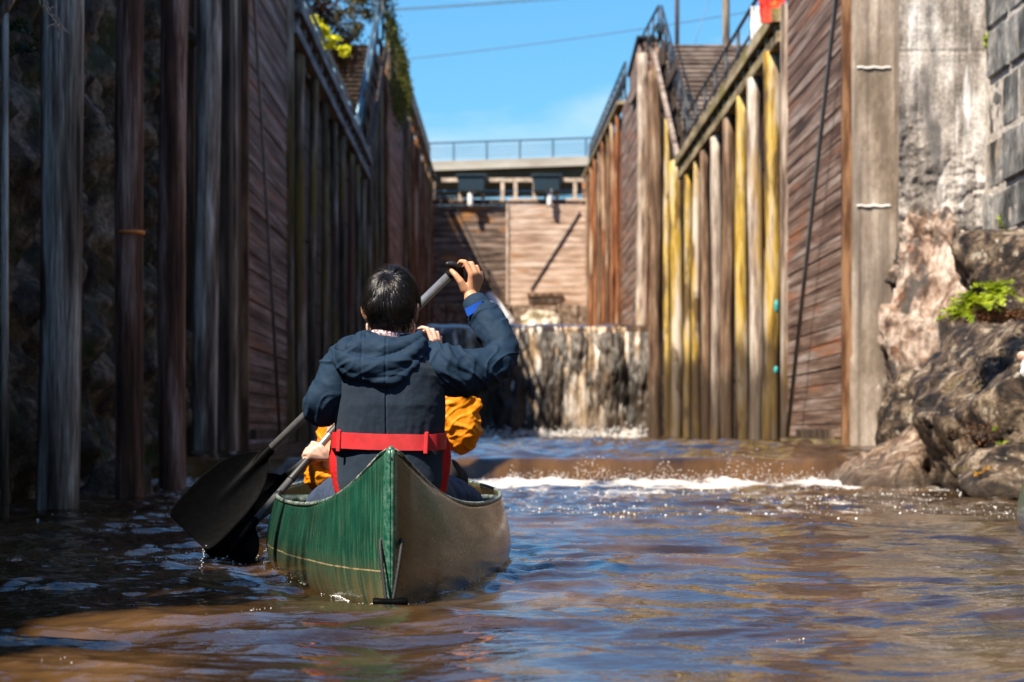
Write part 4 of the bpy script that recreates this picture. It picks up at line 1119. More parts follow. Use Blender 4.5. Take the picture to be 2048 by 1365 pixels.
g = np.random.default_rng(88); mb = MB(); leaves(mb, (4.05, 19.5, 1.44), (0.45, 0.5, 0.05), 420, 0.022, g); leaves(mb, (3.75, 18.9, 0.5), (0.2, 0.4, 0.12), 120, 0.018, g)
stuff(mb.build('leaf_litter', M['leafbrown']), 'brown leaf litter under the bright green fern', 'leaf litter')
tw = thing('dry_plant', 'dry sunlit seed head dangling in front of the nearest piling', 'plant', P(80, 0, 13.4))
mb = MB(); pts = [P(80, -60, 13.4), P(88, 10, 13.4), P(105, 35, 13.35), P(120, 62, 13.4)]
mb.tube(pts, 0.004, 5, sub=4)
g = np.random.default_rng(77)
for t in range(26):
    a = P(80 + 42 * t / 26 + g.normal() * 4, -6 + 70 * t / 26 + g.normal() * 6, 13.4); e = a + Vector(g.normal(size=3) * 0.03) + Vector((0.02, 0, -0.02))
    mb.tube([a, a.lerp(e, 0.5) + Vector((0, 0, 0.008)), e], [0.003, 0.003, 0.001], 4)
mb.build('stalk', M['twig'], tw)

# small things hung on the right walkway
def cloth_sheet(name, c, w_, h_, mat, seed, parent=None, amp=0.04, label=None, cat=None, rot=0.0):
    a, b = np.meshgrid(np.linspace(-0.5, 0.5, 40), np.linspace(-0.5, 0.5, 50))
    x = a * w_ * (1 - 0.3 * np.abs(b)) ; z = b * h_
    y = amp * fbm(a * 3 + seed, b * 2, seed, 3) + 0.1 * w_ * np.cos(a * 3)
    X_ = x * math.cos(rot) - y * math.sin(rot); Y_ = x * math.sin(rot) + y * math.cos(rot)
    o = grid_mesh(name, np.stack([X_ + c[0], Y_ + c[1], z + c[2]], -1), mat, parent)
    md = o.modifiers.new('s', 'SOLIDIFY'); md.thickness = 0.02
    if label: tag(o, label, cat)
    return o
cloth_sheet('jacket', (4.12, 36.0, 6.98), 0.42, 0.75, M['redcloth'], 3, label='red and orange jacket hung over the right walkway railing', cat='jacket', rot=-0.5)
cloth_sheet('towel', (4.22, 38.9, 7.08), 0.24, 0.55, M['whitecloth'], 5, label='white towel hung beside the red jacket on the walkway railing', cat='towel', rot=-0.3)
cloth_sheet('tarpaulin', (4.42, 36.6, 7.4), 0.5, 0.7, M['rail'], 8, label='black tarpaulin draped on the railing behind the red jacket', cat='tarpaulin', rot=-0.6)
for k, (x, ya, yb, d, lab) in enumerate(((1502, 530, 578, 40.2, 'turquoise cord end hanging on the pale yellow post'), (1553, 600, 626, 36.6, 'turquoise knotted cord on the rightmost yellow post'),
                                         (1552, 733, 748, 36.6, 'lowest turquoise cord end near the foot of the rightmost yellow post'))):
    mb = MB(); a, b = P(x, ya, d), P(x, yb, d); mb.tube([a, a.lerp(b, 0.35), a.lerp(b, 0.8), b], [0.012, 0.035, 0.03, 0.008], 8, sub=3)
    tag(mb.build('cord', M['turq'], None, True), lab, 'cord')

# ================================================================== CANOES
q = NT('canoe_hull')
uvn = q.n('UVMap'); uvn.uv_map = 'uv'
su = q.n('SeparateXYZ'); q.l(uvn.outputs[0], su.inputs[0])
def uvvec(scale):
    m = q.n('VectorMath', operation='MULTIPLY'); m.inputs[1].default_value = scale; q.l(uvn.outputs[0], m.inputs[0]); return m.outputs[0]
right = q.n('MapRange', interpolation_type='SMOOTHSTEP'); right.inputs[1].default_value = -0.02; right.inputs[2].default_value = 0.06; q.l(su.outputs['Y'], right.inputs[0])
sp = q.n('SeparateXYZ'); q.l(q.geo.outputs['Position'], sp.inputs[0])
g0 = q.noise(uvvec((3, 1.5, 1)), 2.0, 5, 0.6)
green = q.ramp(g0, [(0.3, (0.0035, 0.036, 0.024)), (0.7, (0.008, 0.085, 0.056))])
st1 = q.noise(uvvec((70, 1.1, 1)), 1.6, 6, 0.75, 0.3)
st2 = q.noise(uvvec((4, 1.2, 1)), 1.0, 3, 0.6)
streak = q.math('MULTIPLY', q.ramp(st1, [(0.50, 0.0), (0.60, 1.0)]), q.ramp(st2, [(0.3, 0.25), (0.65, 0.95)]))
col = q.mix(q.math('MULTIPLY', streak, 0.28), green, (0.24, 0.33, 0.17))
sc2 = q.noise(uvvec((8, 9, 1)), 4.0, 9, 0.8)
col = q.mix(q.ramp(sc2, [(0.67, 0.0), (0.73, 0.7)]), col, (0.36, 0.30, 0.18))
low = q.n('MapRange'); low.inputs[1].default_value = 0.14; low.inputs[2].default_value = -0.02; q.l(sp.outputs['Z'], low.inputs[0])
dirtn = q.noise(uvvec((22, 1.5, 1)), 1.4, 6, 0.7)
col = q.mix(q.math('MULTIPLY', q.math('MULTIPLY', low.outputs[0], 0.95), q.ramp(dirtn, [(0.38, 0.15), (0.6, 1.0)])), col, (0.20, 0.135, 0.062))
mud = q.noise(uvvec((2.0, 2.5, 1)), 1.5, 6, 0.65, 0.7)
brown_c = q.ramp(mud, [(0.38, (0.055, 0.036, 0.014)), (0.62, (0.165, 0.105, 0.048))])
col = q.mix(q.math('MULTIPLY', right.outputs[0], 0.94), col, brown_c)  # right half of the hull mixed nearly all to mottled brown
zz = q.math('ABSOLUTE', q.math('SUBTRACT', sp.outputs['Z'], q.math('ADD', 0.088, q.math('MULTIPLY', q.noise(uvvec((1, 1, 1)), 2.0, 2), 0.012))))
line = q.math('MULTIPLY', q.math('LESS_THAN', zz, 0.0022), q.ramp(q.noise(uvvec((14, 3, 1)), 2.0, 5, 0.7), [(0.35, 0.1), (0.55, 1.0)]))
col = q.mix(q.math('MULTIPLY', line, q.math('SUBTRACT', 0.9, q.math('MULTIPLY', right.outputs[0], 0.8))), col, (0.50, 0.36, 0.20))
stem = q.n('MapRange', interpolation_type='SMOOTHSTEP'); stem.inputs[1].default_value = 0.022; stem.inputs[2].default_value = 0.0; q.l(su.outputs['X'], stem.inputs[0])
stn = q.noise(q.vec(), 60, 4, 0.7)
col = q.mix(q.math('MULTIPLY', stem.outputs[0], 0.9), col, q.ramp(stn, [(0.42, (0.006, 0.085, 0.055)), (0.62, (0.10, 0.22, 0.16)), (0.72, (0.4, 0.34, 0.24))]))
q.b.inputs['Coat Weight'].default_value = 0.5; q.b.inputs['Coat Roughness'].default_value = 0.12
q.set(col, q.ramp(sc2, [(0.3, 0.2), (0.7, 0.4)]), q.math('ADD', st1, q.math('MULTIPLY', sc2, 0.5)), 0.18, 0.004)
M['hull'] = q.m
M['gunwale'] = weathered('scuffed_gunwale', [(0.35, (0.03, 0.07, 0.055)), (0.55, (0.16, 0.20, 0.17)), (0.7, (0.42, 0.42, 0.38))], (1, 1, 1), 30, rough=0.4)
M['hull_rim'] = plain('worn_green_rim', (0.012, 0.10, 0.065), 0.4, var=0.5, scale=50)
M['rope'] = plain('black_rope', (0.012, 0.012, 0.013), 0.7)
M['blackplastic'] = plain('black_plastic', (0.0018, 0.0018, 0.002), 0.5, bs=0.25, scale=40, spec=0.03)
M['rubber'] = plain('black_rubber_grip', (0.012, 0.012, 0.013), 0.5)
M['alu'] = plain('brushed_aluminium', (0.26, 0.265, 0.27), 0.34, 0.6, var=0.15, scale=60)
M['seat'] = plain('dark_webbing', (0.03, 0.03, 0.03), 0.7)

CL = 4.9
def make_canoe(label, origin, head, toggle=True):
    root = thing('canoe', label, 'canoe', (origin[0], origin[1], 0))
    U_ = Vector((math.sin(head), math.cos(head), 0)); N_ = Vector((math.cos(head), -math.sin(head), 0))
    O = Vector((origin[0], origin[1], 0))
    def beam(s):
        k = np.clip(s / CL, 0, 1); return 0.475 * np.maximum(np.sin(math.pi * k), 0) ** 0.70
    def sheer(s):
        return 0.243 + 0.207 * np.exp(-s / 0.31) + 0.22 * np.exp(-(CL - s) / 0.35) + 0.010 * s
    def keel(s):
        return -0.13 + 0.10 * np.exp(-s / 0.25) + 0.10 * np.exp(-(CL - s) / 0.25)
    svals = np.concatenate([[-0.013, -0.0115, -0.007, 0.0, 0.012, 0.03, 0.055], np.linspace(0.09, 1.2, 40), np.linspace(1.28, CL - 0.09, 46), [CL - 0.03, CL, CL + 0.01]])
    qv = np.concatenate([np.linspace(0, 1, 34) ** 1.25])
    rows = []; uvs = []
    def wprof(qq, s):
        e = 2.3; m = 0.55
        w = np.where(qq < m, (1 - (1 - np.minimum(qq, m) / m) ** e) ** (1 / e), 1 - 0.085 * ((qq - m) / (1 - m)) ** 1.6 * np.minimum(1, s / 0.8))
        return w
    for s in svals:
        sc_ = min(max(s, 0.0), CL)
        b0 = float(beam(sc_)); b0 = max(b0 * 0.985, 0.0)
        edge = 0.0135
        if s < 0: edge *= math.sqrt(max(0, 1 - (s / 0.0131) ** 2))
        b_ = math.sqrt(b0 * b0 + edge * edge)
        if s > CL: b_ = 0.0005
        zs, zk = float(sheer(sc_)), float(keel(sc_))
        w_ = wprof(qv, sc_) * b_
        zz_ = zk + (zs - zk) * qv
        stemx = s + (0.02 * (1 - qv) ** 2 if s < 0.3 else 0)
        # left gunwale -> keel -> right gunwale
        L_ = [O + U_ * float(sx) - N_ * float(a) + Vector((0, 0, float(z_))) for a, z_, sx in zip(w_[::-1], zz_[::-1], (stemx if hasattr(stemx, '__len__') else np.full(len(qv), s))[::-1])]
        R_ = [O + U_ * float(sx) + N_ * float(a) + Vector((0, 0, float(z_))) for a, z_, sx in zip(w_[1:], zz_[1:], (stemx if hasattr(stemx, '__len__') else np.full(len(qv), s))[1:])]
        rows.append([tuple(p) for p in L_ + R_])
        uvs.append([(s, -t) for t in qv[::-1]] + [(s, t) for t in qv[1:]])
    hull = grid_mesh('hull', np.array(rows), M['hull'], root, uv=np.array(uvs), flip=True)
    sd = hull.modifiers.new('s', 'SOLIDIFY'); sd.thickness = 0.007; sd.offset = -1
    for sgn in (-1, 1):
        ss = np.concatenate([[-0.004], np.linspace(0.02, CL - 0.01, 90)])
        pts = [O + U_ * float(s) + N_ * (sgn * max(float(beam(max(s, 0))) * 0.915 * 0.985 + (0.012 * math.exp(-max(s, 0) / 0.1)), 0.006)) + Vector((0, 0, float(sheer(max(s, 0))) + 0.002)) for s in ss]
        mb = MB(); mb.tube(pts, [0.0075 * min(1, 0.3 + float(s) / 0.25) if s < 0.3 else 0.0075 for s in ss], 8); mb.build('gunwale', M['gunwale'], root, True)
    for e0, e1 in ((-0.008, 0.16), (CL - 0.2, CL - 0.005)):
        mb = MB(); rings = []
        for s in np.linspace(e0, e1, 10):
            b_ = max(math.sqrt((float(beam(max(s, 0))) * 0.90) ** 2 + 0.0125 ** 2) - (0.004 if s < 0 else 0.0), 0.003); zs = float(sheer(max(s, 0))) + 0.004
            rings.append([O + U_ * float(s) + N_ * (b_ * a_) + Vector((0, 0, zs + h_)) for a_, h_ in ((-1, -0.012), (-1, 0), (-0.5, 0.005), (0, 0.007), (0.5, 0.005), (1, 0), (1, -0.012))])
        mb.loft(rings); mb.build('deck_cap', M['hull_rim'], root, True)
    for s, hgt in ((1.05, 0.17), (3.1, 0.17)):
        mb = MB(); bw = float(beam(s)) * 0.86
        c = O + U_ * s + Vector((0, 0, hgt)); rot = Matrix((N_, U_, Vector((0, 0, 1)))).transposed()
        mb.bevbox(c, (bw * 2, 0.26, 0.022), 0.006, rot); mb.build('seat', M['seat'], root)
    mb = MB(); s = 2.3; bw = float(beam(s)) * 0.89; a = O + U_ * s + Vector((0, 0, float(sheer(s)) - 0.02)); mb.tube([a - N_ * bw, a + N_ * bw], 0.014, 8); mb.build('thwart', M['gunwale'], root, True)
    if toggle:
        zc = 0.185
        for sgn in (-1, 1):
            a = O + U_ * 0.028 + N_ * (sgn * 0.030) + Vector((0, 0, zc))
            b = O + U_ * (-0.03) + N_ * (sgn * 0.008 - 0.004) + Vector((0, 0, 0.004))
            pts = [a - N_ * sgn * 0.02, a + Vector((0, 0, 0)), a.lerp(b, 0.3) + N_ * sgn * 0.003 - U_ * 0.012, a.lerp(b, 0.7) + N_ * sgn * 0.002 - U_ * 0.006, b]
            mb = MB(); mb.tube(pts, 0.0052, 10, sub=14, fold=lambda t, an: 0.0012 * math.sin(an * 2 + t * 120)); mb.build('toggle_rope', M['rope'], root, True)
        c = O + U_ * (-0.045) + Vector((0, 0, 0.010)) - N_ * 0.002
        mb = MB(); mb.tube([c - N_ * 0.05, c - N_ * 0.045, c - N_ * 0.02, c + N_ * 0.02, c + N_ * 0.045, c + N_ * 0.05], [0.012, 0.0145, 0.0125, 0.0125, 0.0145, 0.012], 16, round_ends=False)
        mb.build('toggle_handle', M['blackplastic'], root, True)
        mb = MB(); mb.tube([O - U_ * 0.0145 + Vector((0, 0, 0.425)), O - U_ * 0.0125 + Vector((0, 0, 0.425))], 0.004, 12); mb.build('bolt_hole', M['rope'], root)
    return root, O, U_, N_, beam, sheer
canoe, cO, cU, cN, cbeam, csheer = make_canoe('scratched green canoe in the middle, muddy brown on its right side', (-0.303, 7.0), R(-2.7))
h2 = R(15)
make_canoe('second green canoe, only a sliver of its side at the right edge', (3.225 - 2.45 * math.sin(h2), 12.7 - 2.45 * math.cos(h2)), h2, toggle=False)

# ================================================================== PEOPLE
def clothmat(name, a, b, weave=520, bs=0.35, rough=0.8, spec=0.25, wr=7.0, sheen=0.0):
    q = NT(name)
    v = q.vec()
    f = q.noise(v, 9, 5, 0.6)
    wv = q.noise(v, weave, 2, 0.5)
    fold = q.noise(q.vec((1, 1, 1.6)), wr * 2.2, 4, 0.55, 1.2)
    c = q.ramp(f, [(0.3, a), (0.7, b)])
    q.set(c, rough, q.math('ADD', q.math('MULTIPLY', wv, 0.12), fold), bs, 0.008, spec=spec)
    if sheen: q.b.inputs['Sheen Weight'].default_value = sheen
    return q.m
M['navy'] = clothmat('navy_softshell', (0.005, 0.018, 0.040), (0.009, 0.028, 0.058), bs=0.2)
M['vest'] = clothmat('charcoal_vest_fabric', (0.009, 0.019, 0.035), (0.014, 0.027, 0.048), bs=0.2, wr=3, sheen=0.1)
M['vestred'] = clothmat('red_vest_side', (0.42, 0.008, 0.012), (0.62, 0.02, 0.022), bs=0.6)
M['orange'] = clothmat('orange_rain_jacket', (0.66, 0.19, 0.003), (0.82, 0.27, 0.005), bs=0.3, rough=0.6)
M['trousers'] = clothmat('blue_grey_trousers', (0.028, 0.042, 0.08), (0.045, 0.065, 0.115), bs=0.5)
M['blackcloth'] = clothmat('black_trousers', (0.010, 0.010, 0.012), (0.02, 0.02, 0.024))
M['magenta'] = clothmat('magenta_patch', (0.35, 0.02, 0.16), (0.45, 0.03, 0.2))
M['bluetab'] = clothmat('bright_blue_tab', (0.008, 0.07, 0.42), (0.012, 0.10, 0.55), bs=0.2)
M['whitejkt'] = clothmat('white_jacket', (0.62, 0.62, 0.62), (0.74, 0.74, 0.74))
q = NT('belt_webbing')
vv = q.vec()
wv = q.n('TexWave'); wv.inputs['Scale'].default_value = 190; wv.bands_direction = 'X'; q.l(vv, wv.inputs['Vector'])
wv2 = q.n('TexWave'); wv2.inputs['Scale'].default_value = 140; wv2.bands_direction = 'Z'; q.l(vv, wv2.inputs['Vector'])
q.set(q.ramp(q.noise(vv, 30, 3), [(0.3, (0.50, 0.008, 0.014)), (0.7, (0.68, 0.018, 0.026))]), 0.6, q.math('MULTIPLY', wv.outputs['Fac'], wv2.outputs['Fac']), 0.5, 0.002)
M['belt'] = q.m
def skinmat(name, a, b):
    q = NT(name); f = q.noise(q.vec(), 28, 4, 0.6)
    q.set(q.ramp(f, [(0.3, a), (0.7, b)]), 0.48, q.noise(q.vec(), 220, 3), 0.12, 0.002)
    q.b.inputs['Subsurface Weight'].default_value = 0.12
    q.b.inputs['Subsurface Radius'].default_value = (0.012, 0.005, 0.003)
    q.b.inputs['Subsurface Scale'].default_value = 0.6
    return q.m
M['skin'] = skinmat('skin_warm', (0.50, 0.235, 0.125), (0.62, 0.32, 0.185))
M['skinpale'] = skinmat('skin_pale', (0.62, 0.36, 0.26), (0.74, 0.47, 0.36))
q = NT('black_hair')
f = q.noise(q.vec(), 60, 3)
q.set(q.ramp(f, [(0.3, (0.006, 0.005, 0.005)), (0.7, (0.016, 0.012, 0.011))]), 0.30, spec=0.8)
M['hair'] = q.m
q = NT('floral_collar')
q.set(q.ramp(q.noise(q.vec(), 120, 3), [(0.45, (0.72, 0.55, 0.56)), (0.56, (0.16, 0.08, 0.12))]), 0.8)
M['collar'] = q.m

def se_ring(cx, cy, z, hw, hd, p=2.4, n=64, fold=None):
    r = []
    for j in range(n):
        a = 2 * math.pi * j / n; c_, s_ = math.cos(a), math.sin(a)
        k = 1 + (fold(a, z) if fold else 0)
        r.append((cx + k * hw * math.copysign(abs(c_) ** (2 / p), c_), cy + k * hd * math.copysign(abs(s_) ** (2 / p), s_), z))
    return r

def folds(seed, amp, f1=5.0, skew=1.0, f2=1.0):
    def fn(t, an):
        v = perlin(t * f1 * 2.2 + skew * an * 0.5, math.cos(an) * f2 + seed, math.sin(an) * f2)
        v2 = perlin(t * f1 * 5 - skew * an * 0.6, math.cos(an) * f2 * 1.5 - seed, math.sin(an) * f2 * 1.5)
        return float(amp * (1 - 2.4 * abs(v)) + amp * 0.4 * (1 - 2.2 * abs(v2)))
    return fn

def add_hand(mb, W, mcp, pip, tip, thumb, k=1.0):
    """palm, four unequal bent fingers and a thumb leaving the side of the palm"""
    W = Vector(W)
    fr = [0.0092, 0.0096, 0.0090, 0.0078]
    for i in range(4):
        a, b, c = Vector(mcp[i]), Vector(pip[i]), Vector(tip[i])
        dip = b.lerp(c, 0.52) + (b - a).normalized() * 0.006 * k
        mb.tube([a, b, dip, c], [fr[i] * 1.08 * k, fr[i] * k, fr[i] * 0.92 * k, fr[i] * 0.8 * k], 12, round_ends=True)
        mb.tube([W, W.lerp(a, 0.5), a], [0.0185 * k, 0.0145 * k, fr[i] * 1.12 * k], 12, round_ends=True)
    for i in range(3):
        a, b = Vector(mcp[i]), Vector(mcp[i + 1])
        mb.tube([W.lerp(a.lerp(b, 0.5), 0.3), a.lerp(b, 0.5)], [0.015 * k, 0.0105 * k], 12, round_ends=True)
    th = [Vector(p) for p in thumb]
    mb.tube(th, [0.0145 * k, 0.0125 * k, 0.0105 * k, 0.0085 * k][:len(th)], 12, round_ends=True)
    mb.tube([W, th[0], th[1]], [0.018 * k, 0.0165 * k, 0.012 * k], 12, round_ends=True)

def add_head(mb, C, yaw, pitch=0.0, k=1.0):
    rot = Matrix.Rotation(yaw, 3, 'Z') @ Matrix.Rotation(pitch, 3, 'X')
    C = Vector(C)
    def q_(x, y, z): return C + rot @ Vector((x * k, y * k, z * k))
    def el(c, r): mb.ellipsoid(q_(*c), [v * k for v in r], 32, 20, rot)
    el((0, -0.006, 0.022), (0.078, 0.095, 0.094))
    el((0, 0.028, -0.03), (0.066, 0.066, 0.088))
    el((0, 0.045, -0.085), (0.04, 0.042, 0.034))
    el((0, -0.03, -0.035), (0.064, 0.06, 0.07))
    mb.tube([q_(0, 0.088, 0.0), q_(0, 0.104, -0.028), q_(0, 0.115, -0.045)], [0.008 * k, 0.011 * k, 0.014 * k], 10, round_ends=True)
    el((0.017, 0.102, -0.048), (0.008, 0.01, 0.007)); el((-0.017, 0.102, -0.048), (0.008, 0.01, 0.007))
    el((0, 0.094, -0.074), (0.025, 0.012, 0.0065)); el((0, 0.092, -0.083), (0.021, 0.012, 0.0065))
    el((0.032, 0.078, 0.012), (0.024, 0.014, 0.007)); el((-0.032, 0.078, 0.012), (0.024, 0.014, 0.007))
    for s in (-1, 1):
        el((s * 0.080, -0.004, -0.026), (0.010, 0.019, 0.031))
        mb.tube([q_(s * 0.080, 0.002, 0.002), q_(s * 0.092, -0.020, 0.004), q_(s * 0.094, -0.027, -0.018), q_(s * 0.086, -0.016, -0.046), q_(s * 0.079, -0.004, -0.054)],
                [0.005 * k, 0.006 * k, 0.0058 * k, 0.006 * k, 0.006 * k], 8, sub=4, round_ends=True)
    return rot

def hair_of(C, rot, parent, k=1.0, n_long=8500, n_short=4200, seed=1, whorl=(0.10, -0.42, 0.90), mat=None):
    """thousands of fine strands combed away from the whorl, long on top, clipped short at the nape"""
    g = np.random.default_rng(seed)
    C = np.array(C); Rm = np.array(rot)
    wv_ = np.array(whorl); wv_ /= np.linalg.norm(wv_)
    e1 = np.cross(wv_, [1, 0, 0]); e1 /= np.linalg.norm(e1); e2 = np.cross(wv_, e1)
    def surf(d):
        """scalp point in direction d from the head centre"""
        r = 1 / np.sqrt((d[..., 0] / 0.0795) ** 2 + (d[..., 1] / 0.097) ** 2 + ((d[..., 2]) / 0.116) ** 2)
        return d * r[..., None] + np.array([0, -0.005, 0.0])
    def dirs(th, ph):
        return np.cos(th)[..., None] * wv_ + np.sin(th)[..., None] * (np.cos(ph)[..., None] * e1 + np.sin(ph)[..., None] * e2)
    V_, F_ = [], []
    def strands(th0, ph0, L, lift0, lift1, wd, m=8, swirl=0.35, clump=0.0):
        n = len(th0); t = np.linspace(0, 1, m)
        TH = th0[:, None] + t[None, :] * (L / 0.098)[:, None]
        PH = ph0[:, None] + swirl * t[None, :] * np.exp(-th0 * 1.5)[:, None] + g.normal(0, 0.02, (n, 1)) * t
        D = dirs(TH, PH)
        S = surf(D)
        bulge = lift0[:, None] + (lift1 - lift0)[:, None] * np.sin(t * math.pi * 0.5)[None, :] ** 0.8
        S = S * (1 + bulge[..., None] / 0.1)
        S[..., :] += g.normal(0, 0.0012, (n, 1, 3)) * t[None, :, None]
        # strands past the widest part hang straight down instead of hugging the skull
        side = np.cross(D, np.gradient(S, axis=1)); side /= np.linalg.norm(side, axis=-1)[..., None] + 1e-9
        w_ = wd * (1 - 0.75 * t ** 2)[None, :, None]
        A = S + side * w_; B = S - side * w_; Cc = S * (1 + 0.010 * (1 - t[None, :, None]))
        allp = np.stack([A, Cc, B], 2) @ Rm.T * k + C      # n, m, 3, 3
        o = sum(len(v) for v in V_)
        V_.append(allp.reshape(-1, 3))
        base = o + (np.arange(n)[:, None] * m + np.arange(m - 1)[None, :]) * 3
        base = base.reshape(-1)
        for a, b in ((0, 1), (1, 2), (2, 0)):
            F_.append(np.stack([base + a, base + b, base + 3 + b, base + 3 + a], -1))
    # where hair may root: above the ears, back of the head down to the nape
    def sample(n):
        d = g.normal(size=(n * 4, 3)); d /= np.linalg.norm(d, axis=1)[:, None]
        S = surf(d)
        zmin = np.where(S[:, 1] < -0.02, -0.076, np.where(S[:, 1] < 0.045, -0.012 + 0.5 * (S[:, 1] + 0.02) * 0.6, 0.048))
        ok = S[:, 2] > zmin
        d = d[ok][:n]; S = S[ok][:n]
        th = np.arccos(np.clip(d @ wv_, -1, 1)); ph = np.arctan2(d @ e2, d @ e1)
        return d, S, th, ph
    d, S, th, ph = sample(n_short)
    keep = ~((th < 0.01))
    L = np.full(len(th), 0.016) * g.uniform(0.6, 1.2, len(th)); strands(th[keep], ph[keep], L[keep], np.full(keep.sum(), 0.001), np.full(keep.sum(), 0.007), 0.0007, 4)
    d, S, th, ph = sample(n_long)
    top_ = (S[:, 2] > 0.012 + 0.012 * np.abs(S[:, 0]) / 0.08) & (th > 0.02)
    th, ph, S = th[top_], ph[top_], S[top_]
    L = g.uniform(0.045, 0.075, len(th)) * np.clip(0.45 + (S[:, 2] - 0.01) / 0.06, 0.45, 1.0)
    l1 = 0.015 + 0.007 * g.uniform(size=len(th)) + 0.007 * np.abs(perlin(ph * 5, th * 1.5, 3.0)) + 0.004 * perlin(ph * 14, th * 2, 6.0); ph = ph + 0.10 * np.sin(ph * 9 + th * 5) + g.normal(0, 0.05, len(ph))
    strands(th, ph, L, np.full(len(th), 0.003), l1, 0.0008, 9)
    Vv = np.concatenate(V_); Ff = np.concatenate(F_)
    me = bpy.data.meshes.new('hair')
    me.vertices.add(len(Vv)); me.vertices.foreach_set('co', Vv.reshape(-1).astype(np.float32))
    me.loops.add(Ff.size); me.loops.foreach_set('vertex_index', Ff.reshape(-1).astype(np.int32))
    me.polygons.add(len(Ff)); me.polygons.foreach_set('loop_start', (np.arange(len(Ff)) * 4).astype(np.int32))
    me.update(calc_edges=True); me.validate()
    hair = link('hair', me, mat or M['hair'], parent, True)
    # the matted layer under the strands
    th_, ph_ = np.meshgrid(np.linspace(0.0, 2.0, 60), np.linspace(0, 2 * math.pi, 97))
    D = dirs(th_, ph_); S = surf(D) * 1.035
    zlow = np.where(S[..., 1] < -0.02, -0.062, np.where(S[..., 1] < 0.045, 0.0, 0.055))
    bad = S[..., 2] < zlow
    S = np.where(bad[..., None], S * 0.90, S)
    cap = grid_mesh('hair', S @ Rm.T * k + C, mat or M['hair'], parent)
    return hair

def garment_sleeve(mb, pts, rad, seed, amp=0.007, f1=5):
    mb.tube(pts, rad, 40, sub=16, fold=folds(seed, amp, f1), round_ends=False)

# ---------------------------------------------------------------- the paddler in the stern
D0 = 8.0
def A(x, y, d=D0): return P(x, y, d)
headC = A(784, 611, 8.0)
mb = MB()
hrot = add_head(mb, headC, R(-13), R(4), 1.0)
mb.tube([headC + Vector((0, -0.022, -0.04)), A(781, 668, 7.985), A(778, 712, 8.0)], [0.056, 0.054, 0.075], 24, sub=4)
cx = A(778, 0).x
mb.loft([se_ring(cx, 8.0, z, hw, hd, 2.2, 32) for z, hw, hd in ((0.20, 0.13, 0.10), (0.35, 0.135, 0.09), (0.5, 0.13, 0.088), (0.65, 0.155, 0.095), (0.74, 0.165, 0.085), (0.79, 0.09, 0.06))])
rS, rE, rW = A(864, 724, 7.99), A(1000, 722, 8.05), A(943, 597, 8.18)
lS, lE, lW = A(694, 724, 7.99), A(641, 820, 7.98), A(650, 803, 8.27)
mb.tube([A(845, 730, 8.0), A(885, 738, 7.99), A(940, 744, 8.0), A(985, 730, 8.03), A(1004, 702, 8.07), A(986, 660, 8.11), A(964, 625, 8.15), rW], [0.05, 0.05, 0.044, 0.038, 0.034, 0.035, 0.032, 0.026], 16, sub=6, round_ends=True)
mb.tube([lS, lE], [0.05, 0.038], 16, round_ends=True); mb.tube([lE, lW], [0.038, 0.027], 16, round_ends=True)
# raised right hand over the paddle's T-grip
H = lambda x, y, o=0.0: A(x, y, 8.20 + o)
add_hand(mb, H(943, 592, -0.005), [H(942, 549, -0.03), H(951, 547, -0.018), H(958, 551, -0.004), H(963, 559, 0.012)],
         [H(930, 524, -0.022), H(943, 527, -0.008), H(953, 534, 0.008), H(961, 545, 0.022)],
         [H(917, 529, 0.022), H(928, 535, 0.034), H(938, 543, 0.040), H(949, 553, 0.044)],
         [H(929, 578, -0.018), H(921, 563, -0.028), H(911, 550, -0.024), H(903, 542, -0.012)])
# lower left hand round the shaft, hidden in front of the body
G = lambda x, y, o=0.0: A(x, y, 8.30 + o)
add_hand(mb, G(650, 806, -0.02), [G(658, 792, 0.0), G(653, 797, 0.012), G(648, 803, 0.022), G(643, 809, 0.03)],
         [G(672, 788, 0.028), G(667, 794, 0.034), G(661, 801, 0.04), G(655, 808, 0.044)],
         [G(677, 800, 0.03), G(671, 807, 0.034), G(665, 813, 0.038), G(658, 818, 0.04)],
         [G(660, 805, -0.02), G(668, 800, -0.018), G(675, 795, -0.01)])
# hips, thighs and folded shins
pel = Vector((cx, 8.03, 0.27))
rK, lK = A(928, 1010, 8.42), A(648, 1014, 8.42)
for s, K_ in ((1, rK), (-1, lK)):
    hp = pel + Vector((s * 0.09, 0.02, -0.01))
    mb.tube([hp, hp.lerp(K_, 0.5) + Vector((0, 0.04, 0.01)), K_], [0.085, 0.072, 0.055], 16, round_ends=True)
    mb.tube([K_, K_.lerp(pel, 0.55) + Vector((0, 0.12, -0.13)), pel + Vector((s * 0.03, 0.34, -0.17))], [0.05, 0.042, 0.034], 14, round_ends=True)
rear = fuse(mb, 'person', 0.0034, M['skin'])
tag(rear, 'person in navy hooded jacket, dark vest and red belt, right hand raised on a paddle', 'person')

